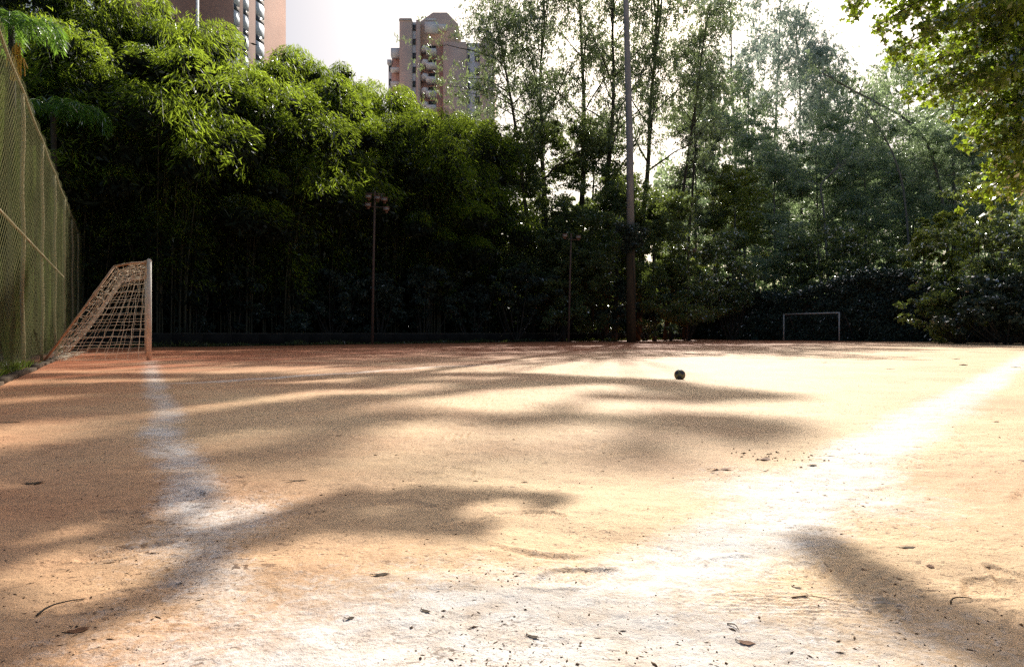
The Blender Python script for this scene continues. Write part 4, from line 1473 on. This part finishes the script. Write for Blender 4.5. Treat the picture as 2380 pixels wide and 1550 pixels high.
# leaning trunks on the right
for i, (pts, Y, r0, lab) in enumerate([
        ([(2210, 640), (2188, 430), (2146, 299), (2064, 252), (1981, 210), (1911, 170)], 72, .19, 'long dark trunk leaning far left across the right hand trees'),
        ([(2118, 640), (2101, 431), (2073, 350), (2045, 300), (2014, 260)], 70, .13, 'slim dark trunk bending left beside the long leaning trunk'),
        ([(2217, 640), (2217, 440), (2213, 330), (2217, 180), (2222, 60)], 74, .26, 'straight grey trunk crossing the foot of the long leaning trunk'),
        ([(2262, 640), (2255, 430), (2268, 330), (2285, 200), (2300, 60)], 76, .22, 'straight grey trunk right of the other straight trunk'),
        ([(1925, 640), (1914, 480), (1905, 430), (1925, 410), (1950, 380)], 74, .16, 'forked thin trunk above the far goal')]):
    P = np.array([at(a, b, Y) for a, b in pts])
    base = np.array([P[0][0], Y, 0.])
    P = np.concatenate([[base], P]) - base
    root = thing('leaning_tree', lab, 'tree', tuple(base), 0, 'bare trunks behind the hedge')
    t = np.linspace(0, 1, len(P))
    tt2 = np.linspace(0, 1, 16)
    PP = np.stack([np.interp(tt2, t, P[:, k_]) for k_ in range(3)], 1)
    PP[1:-1] = (PP[:-2] + PP[1:-1] * 2 + PP[2:]) / 4
    mb = MB().tube(PP, np.linspace(r0, r0 * .35, 16), 8)
    r = np.random.default_rng(600 + i)
    cm = MB()
    for k_ in range(9, 16, 1):
        q = PP[k_]
        e = q + np.array([r.normal(0, 1.6), r.normal(0, 1.6), abs(r.normal(.8, .8))])
        mb.tube(arc(q, e, (0, 0, .2), 5, r), np.linspace(r0 * .3, .02, 5), 5, cap=False)
        clump_leaves(cm, e, np.array([1.1, 1.1, .8]), 160, .36, .11, 'droop', r)
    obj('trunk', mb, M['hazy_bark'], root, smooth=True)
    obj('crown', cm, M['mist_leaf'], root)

# ---- hedge behind the far goal
def build_hedge():
    H0, H1 = np.array([19.0, 77.0]), np.array([45.0, 30.0])
    d = (H1 - H0)
    Lh = np.linalg.norm(d)
    d /= Lh
    n = np.array([-d[1], d[0]])
    if n @ (np.array([0, 0]) - H0) < 0:
        n = -n
    root = thing('ivy_hedge', 'long dark ivy covered hedge wall behind the far goal', 'hedge', (H0[0], H0[1], 0), math.atan2(d[1], d[0]))
    sgn = 1 if np.cross(d, n) > 0 else -1
    r = np.random.default_rng(77)

    def top(u):
        return 5.0 + .6 * np.sin(u * .35) + .5 * (vnoise(u * .5, u * 0 + 3, 9) - .5) * 2 - .02 * u
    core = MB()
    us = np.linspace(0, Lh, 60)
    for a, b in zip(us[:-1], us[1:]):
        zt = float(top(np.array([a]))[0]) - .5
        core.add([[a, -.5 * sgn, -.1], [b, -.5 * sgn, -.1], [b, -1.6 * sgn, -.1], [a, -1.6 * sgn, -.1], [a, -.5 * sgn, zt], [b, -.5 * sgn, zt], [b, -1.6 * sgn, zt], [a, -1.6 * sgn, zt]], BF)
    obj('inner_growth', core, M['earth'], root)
    mb = MB()
    m = 62000
    u = r.uniform(0, Lh, m)
    z = r.random(m) * top(u)
    bul = (vnoise(u * .55, z * .7, 12) - .5) * 1.3 + (vnoise(u * 1.7, z * 1.9, 13) - .5) * .6
    y = (bul + r.normal(0, .12, m)) * sgn
    ax = np.stack([r.normal(0, .6, m), np.full(m, .35 * sgn) + r.normal(0, .3, m), -np.abs(r.normal(.6, .4, m))], 1)
    mb.leaves(np.stack([u, y, z], 1), ax, r.uniform(.16, .34, m), r.uniform(.10, .2, m), None, r)
    m = 22000
    u = r.uniform(0, Lh, m)
    z = top(u) + r.normal(0, .16, m) + np.abs(r.normal(0, .22, m))
    y = r.uniform(-1.8, .5, m) * sgn
    mb.leaves(np.stack([u, y, z], 1), np.stack([r.normal(0, 1, m), r.normal(0, 1, m), r.normal(0, .35, m)], 1), r.uniform(.16, .34, m), r.uniform(.10, .2, m), None, r)
    obj('foliage', mb, M['hedge_leaf'], root)


build_hedge()

# ---- shrubs
def shrub(label, dx, dy, Y, wpx, matk, seed, n=14, per=700, L=.26, W=.13, group='shrubs around the pitch', name='shrub', base_dx=None):
    r = np.random.default_rng(seed)
    top = at(dx, dy, Y)
    w = wpx / 1587 * Y * .5
    base = G(dx if base_dx is None else base_dx, Y)
    root = thing(name, label, 'shrub', tuple(base), 0, group)
    st, cr = MB(), MB()
    off = top - base
    for i in range(n):
        a = r.uniform(0, 2 * math.pi)
        q = r.random() ** .6
        z = top[2] * (r.uniform(.25, .92) if i else .9)
        prof = math.sqrt(max(.05, 1 - ((z / top[2] - .45) / .62) ** 2))
        c = np.array([off[0] * z / top[2] + math.cos(a) * q * w * prof, math.sin(a) * q * w * .8 * prof, z])
        st.tube(arc(np.array([r.normal(0, .12), r.normal(0, .12), -.1]), c, (math.cos(a) * w * .15, math.sin(a) * w * .15, 0), 6, r, .03), np.linspace(.05, .012, 6), 5, cap=False)
        cs = min(w, top[2]) * r.uniform(.26, .46)
        clump_leaves(cr, c, np.array([1, 1, .8]) * cs, per, L, W, 'spread', r)
    obj('stems', st, M['bark'], root, smooth=True)
    obj('foliage', cr, M[matk], root)
    return root


SH = [
    (1700, 520, 66, 150, 'shrub_leaf', 'glossy bush with white glints above the hedge left of the far goal'),
    (1600, 560, 64, 130, 'shrub_leaf', 'dark bush right of the mast at the start of the hedge'),
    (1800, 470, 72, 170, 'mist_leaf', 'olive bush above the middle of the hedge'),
    (1890, 540, 68, 150, 'shrub_leaf', 'leafy bush above the far goal'),
    (1985, 500, 66, 160, 'shrub_leaf', 'bush with sunlit tips right above the far goal'),
    (2075, 560, 64, 150, 'shrub_leaf', 'dark bush on the hedge top right of the far goal'),
    (2185, 470, 54, 150, 'yellow_leaf', 'bush with a bright yellow-green left edge at the right'),
    (2300, 400, 48, 260, 'shrub_leaf', 'large glossy bush filling the right side below the overhanging leaves'),
    (2390, 520, 42, 220, 'shrub_leaf', 'large leaved bush at the right edge of the picture'),
    (2230, 660, 44, 190, 'dense_leaf', 'low sprawling shrub in front of the hedge at the right'),
    (2340, 640, 40, 190, 'hedge_leaf', 'low dark shrub at the right end of the hedge'),
    (2440, 620, 38, 200, 'hedge_leaf', 'low dark shrub cut off by the right edge'),
    (1560, 600, 62, 110, 'dense_leaf', 'dark shrub directly right of the mast foot'),
    (1500, 620, 60, 110, 'shade_leaf', 'dark shrub just behind the mast foot'),
    (1410, 590, 57, 130, 'shade_leaf', 'dark shrub left of the mast foot'),
    (1290, 640, 54, 120, 'shrub_leaf', 'shrub with white glints left of the slim middle post'),
    (1200, 620, 52, 130, 'shade_leaf', 'dark shrub in the middle of the far touchline'),
    (1090, 600, 51, 140, 'shade_leaf', 'dark shrub two steps right of the five-lamp post'),
    (985, 620, 48.5, 130, 'shade_leaf', 'dark shrub just right of the five-lamp post'),
    (880, 640, 46, 130, 'shade_leaf', 'dark shrub right behind the five-lamp post'),
    (770, 630, 43.5, 130, 'shade_leaf', 'dark shrub left of the five-lamp post'),
    (660, 640, 41, 130, 'shade_leaf', 'dark shrub halfway between the left goal and the five-lamp post'),
    (550, 640, 39, 130, 'shade_leaf', 'dark shrub second from the left goal'),
    (440, 640, 37, 130, 'shade_leaf', 'dark shrub just right behind the left goal'),
    (330, 630, 36, 130, 'shade_leaf', 'dark shrub directly behind the left goal'),
    (230, 640, 37, 120, 'shade_leaf', 'dark shrub at the end of the net fence'),
]
for i, (dx, dy, Y, w, mk, lab) in enumerate(SH):
    big = i < 12
    shrub(lab, dx, dy, Y, w, mk, 700 + i, 16 if big else 11, 620 if big else 420, .28 if big else .34, .14 if big else .16)

# dark mass of growth under and behind the bamboo, and woodland closing the view
mb = MB()
r = np.random.default_rng(91)
m = 66000
t = r.uniform(-22, 47, m)
s = r.uniform(3.5, 17, m)
z = r.random(m) ** .9 * (9.5 + 2.5 * np.sin(t * .4))
q = W0 + np.outer(t, WD) - np.outer(s, WN)
mb.leaves(np.stack([q[:, 0], q[:, 1], z], 1), r.normal(0, 1, (m, 3)) + [0, 0, -.5], r.uniform(.4, .8, m), r.uniform(.2, .4, m), None, r)
tag(obj('undergrowth', mb, M['shade_leaf']), 'black tangle of undergrowth below the bamboo and dark trees', 'undergrowth', None, 'stuff')
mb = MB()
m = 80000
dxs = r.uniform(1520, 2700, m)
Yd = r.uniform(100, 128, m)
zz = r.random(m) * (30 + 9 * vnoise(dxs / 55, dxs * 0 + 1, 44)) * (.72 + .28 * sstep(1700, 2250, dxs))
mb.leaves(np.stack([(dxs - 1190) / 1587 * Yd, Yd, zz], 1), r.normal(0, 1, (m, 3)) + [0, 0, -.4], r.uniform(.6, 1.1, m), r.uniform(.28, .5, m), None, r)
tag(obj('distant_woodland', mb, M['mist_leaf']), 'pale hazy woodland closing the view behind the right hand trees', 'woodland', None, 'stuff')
mb = MB()
m = 46000
t = r.uniform(-40, 66, m)
s = r.uniform(18, 27, m)
z = r.random(m) * 12
q = W0 + np.outer(t, WD) - np.outer(s, WN)
mb.leaves(np.stack([q[:, 0], q[:, 1], z], 1), r.normal(0, 1, (m, 3)), r.uniform(.7, 1.2, m), r.uniform(.4, .6, m), None, r)
tag(obj('dark_woodland', mb, M['shade_leaf']), 'dark woodland behind the bamboo that blocks the sky', 'woodland', None, 'stuff')

# ---- palms behind the fence
def build_palm(label, base, h, fr, seed, fruit=None, fl=3.2):
    r = np.random.default_rng(seed)
    root = thing('palm_tree', label, 'palm', (base[0], base[1], 0), 0, 'palms behind the net fence')
    obj('trunk', MB().tube(arc(np.array([0, 0, -.2]), np.array([.1, 0, h]), (.1, 0, 0), 8, r), np.linspace(.16, .11, 8), 10), M['bark'], root, smooth=True)
    for (a, up, ln) in fr:
        t = np.linspace(0, 1, 24)
        hd = np.array([math.cos(a), math.sin(a), 0])
        path = np.array([.1, 0, h]) + np.outer(np.sin(t * 1.75) * ln * .72, hd)
        path[:, 2] += ln * (up * t - (.62 + .4 * up) * t ** 2.3)
        mbf = MB().tube(path, np.linspace(.035, .006, 24), 5, cap=False)
        rachis = obj('frond', mbf, M['palm_leaf'], root, smooth=True)
        lf = MB()
        sd = np.array([-math.sin(a), math.cos(a), 0])
        n = 70
        for side in (-1, 1):
            s = np.linspace(.10, .99, n)
            p = np.stack([np.interp(s, t, path[:, k_]) for k_ in range(3)], 1)
            L = .62 * np.sin(np.clip(s * 2.6 + .35, 0, math.pi)) ** .5 + .12
            L = np.nan_to_num(L, nan=.15) * r.uniform(.8, 1.15, n)
            ax = sd * side * r.uniform(.5, 1.0, n)[:, None] + hd * .45 + np.stack([r.normal(0, .15, n), r.normal(0, .15, n), r.uniform(-1.0, .15, n)], 1)
            ax /= np.linalg.norm(ax, axis=1)[:, None]
            # each leaflet: upper half then a hanging tip
            lf.leaves(p + ax * (L * .28)[:, None], ax, L * .6, .045, None, r, np.tile([0, 0, 1.], (n, 1)) + r.normal(0, .25, (n, 3)))
            ax2 = ax + [0, 0, -.9]
            ax2 /= np.linalg.norm(ax2, axis=1)[:, None]
            lf.leaves(p + ax * (L * .52)[:, None] + ax2 * (L * .26)[:, None], ax2, L * .6, .035, None, r)
        obj('leaflets', lf, M['palm_leaf'], rachis)
    if fruit is not None:
        fb = MB()
        for k_ in range(60):
            o = np.array(fruit) + np.array([r.normal(0, .09), r.normal(0, .09), -(k_ / 60) * 1.2])
            fb.tube([o, o + [r.normal(0, .04), r.normal(0, .04), -.35]], .025, 4, cap=False)
        obj('fruit_cluster', fb, M['fruit'], root)
    return root


b1 = at(118, 300, 30)
build_palm('palm with a long arching glossy frond reaching right over the net fence', b1, at(100, 262, 30)[2],
           [(0.05, .50, 3.0), (.28, .62, 2.7), (-.35, .55, 2.6), (.9, .8, 2.4), (1.7, .9, 2.4), (2.6, .8, 2.4), (3.6, .6, 2.4), (4.7, .5, 2.2), (5.5, .6, 2.4)], 801)
b2 = at(20, 60, 26)
build_palm('palm with yellow fruit cluster in the upper left corner', b2, at(30, 60, 26)[2],
           [(.2, .6, 2.2), (-.5, .4, 2.0), (1.2, .8, 2.4), (2.2, .7, 2.4), (3.3, .6, 2.3), (4.4, .5, 2.2), (5.3, .4, 2.0)], 802, fruit=(.45, -.2, at(55, 105, 26)[2]))

# ---- foreground tree, its branches reach into the picture at the upper right
def build_foreground():
    r = np.random.default_rng(55)
    base = np.array([13.0, 15.2, 0.])
    root = thing('plane_tree', 'near tree with drooping sunlit branches of lobed leaves in the upper right corner', 'tree', tuple(base))
    tr = MB()
    T = arc(np.array([0, 0, -.2]), np.array([-.6, -.2, 12.5]), (.2, 0, 0), 10, r, .06)
    tr.tube(T, np.linspace(.30, .10, 10), 10)
    obj('trunk', tr, M['bark'], root, smooth=True)
    lf = MB()
    # branches: listed by the image pixel and distance where each ends
    ends = [(1985, 10, 14), (2040, 60, 14), (2090, 30, 14.6), (2075, 120, 13.6), (2140, 70, 13.4), (2150, 150, 14), (2205, 40, 14.8), (2120, 215, 13.6), (2190, 215, 13.2),
            (2250, 120, 13.6), (2260, 200, 14.2), (2310, 60, 13.6), (2330, 150, 13.2), (2365, 230, 13.6), (2200, 120, 15), (2290, 20, 15), (2380, 90, 14.4),
            (2345, 300, 12.8), (2270, 318, 13.4), (2385, 370, 12.6), (2310, 385, 12.9), (2245, 30, 13.0), (2160, -20, 14), (2070, -30, 14.5), (2380, 0, 13), (2290, 260, 13.8), (2385, 170, 13),
            (2240, 260, 13.3), (2330, 330, 13.0), (2300, 440, 12.5), (2395, 450, 12.3), (2310, 190, 12.6), (2385, 300, 12.4)]
    br = MB()
    for (dx, dy, Y) in ends:
        e = at(dx, dy, Y) - base
        h0 = np.clip(e[2] + r.uniform(-.2, 1.5), 2.5, 9)
        p0 = np.array([np.interp(h0, T[:, 2], T[:, k_]) for k_ in range(3)])
        P = arc(p0, e, (0, 0, .55), 9, r, .05)
        br.tube(P, np.linspace(.06, .008, 9), 6, cap=False)
        # twigs with leaves along the outer half
        for s in np.linspace(.55, 1.0, 7):
            q = np.array([np.interp(s, np.linspace(0, 1, 9), P[:, k_]) for k_ in range(3)])
            for j in range(3):
                d = r.normal(0, 1, 3)
                d[2] = -abs(d[2]) * .6 + .15
                d /= np.linalg.norm(d)
                ln = r.uniform(.25, .6)
                br.tube([q, q + d * ln * .5 + [0, 0, .03], q + d * ln], [.008, .005, .002], 4, cap=False)
                m = 15
                sl = r.random(m)
                c = q + np.outer(sl * ln, d) + r.normal(0, .10, (m, 3))
                ax = d * .5 + r.normal(0, .55, (m, 3)) + [0, 0, -.55]
                ax /= np.linalg.norm(ax, axis=1)[:, None]
                tint = r.random(m)
                Ls = r.uniform(.10, .185, m)
                # five-lobed leaf: a broad blade plus two side lobes
                q3 = r.normal(size=(m, 3))
                sd = np.cross(ax, q3)
                sd /= np.linalg.norm(sd, axis=1)[:, None]
                lf.leaves(c, ax, Ls, Ls * .55, tint, r, q3)
                for sg in (-1, 1):
                    a2 = ax * .55 + sd * .85 * sg
                    lf.leaves(c - ax * Ls[:, None] * .2 + a2 * (Ls * .26)[:, None], a2, Ls * .62, Ls * .34, tint, r, np.cross(ax, sd))
    # unseen limbs and leaves, added to shade the corner of the pitch
    q = shade_points(SHADE_NEAR, 15.4, 4600, .55, 15) - base
    m = len(q)
    lf.leaves(q, r.normal(0, 1, (m, 3)) + [0, 0, -.5], r.uniform(.06, .11, m), r.uniform(.035, .06, m), None, r)
    p0 = np.array([np.interp(10.5, T[:, 2], T[:, k_]) for k_ in range(3)])
    for j in range(0, m, m // 9):
        mid = p0 + (q[j] - p0) * .5 + np.array([0, 0, .9])
        tt_ = np.linspace(0, 1, 10)[:, None]
        br.tube(p0 * (1 - tt_) ** 2 + 2 * mid * tt_ * (1 - tt_) + q[j] * tt_ ** 2, np.linspace(.022, .004, 10), 5, cap=False)
    obj('branches', br, M['bark'], root, smooth=True)
    obj('crown', lf, M['plane_leaf'], root)


build_foreground()

# ------------------------------------------------------------------ light, sky, camera
w = bpy.data.worlds.new('World')
S.world = w
w.use_nodes = True
nt = w.node_tree
nt.nodes.clear()
sky = nt.nodes.new('ShaderNodeTexSky')
sky.sky_type = 'NISHITA'
sky.sun_disc = False
sky.sun_elevation = rad(SUN_EL)
sky.sun_rotation = rad(SUN_AZ)
sky.air_density = 1.0
sky.dust_density = 4.0
sky.ozone_density = 1.0
bg = nt.nodes.new('ShaderNodeBackground')
bg.inputs['Strength'].default_value = .098
wo = nt.nodes.new('ShaderNodeOutputWorld')
nt.links.new(sky.outputs[0], bg.inputs[0])
nt.links.new(bg.outputs[0], wo.inputs[0])
ld = bpy.data.lights.new('sun', 'SUN')
ld.energy = 5.0
ld.angle = rad(.42)
ld.color = (1.0, .96, .87)
lo_ = bpy.data.objects.new('sun', ld)
C.objects.link(lo_)
lo_.rotation_euler = Vector(SUNV).to_track_quat('Z', 'Y').to_euler()
cd = bpy.data.cameras.new('camera')
cd.sensor_width = 36
cd.lens = 36 * 1587 / 2380
cd.clip_end = 6000
cd.clip_start = .05
cam = bpy.data.objects.new('camera', cd)
C.objects.link(cam)
cam.location = (0, 0, CAMZ)
cam.rotation_euler = (rad(90), 0, 0)
S.camera = cam
S.view_settings.view_transform = 'Standard'
S.view_settings.look = 'None'
S.view_settings.exposure = 0
S.render.engine = 'CYCLES'
cy = S.cycles
cy.max_bounces = 5
cy.diffuse_bounces = 3
cy.glossy_bounces = 2
cy.transmission_bounces = 3
cy.transparent_max_bounces = 8
cy.caustics_reflective = False
cy.caustics_refractive = False
cy.use_denoising = False
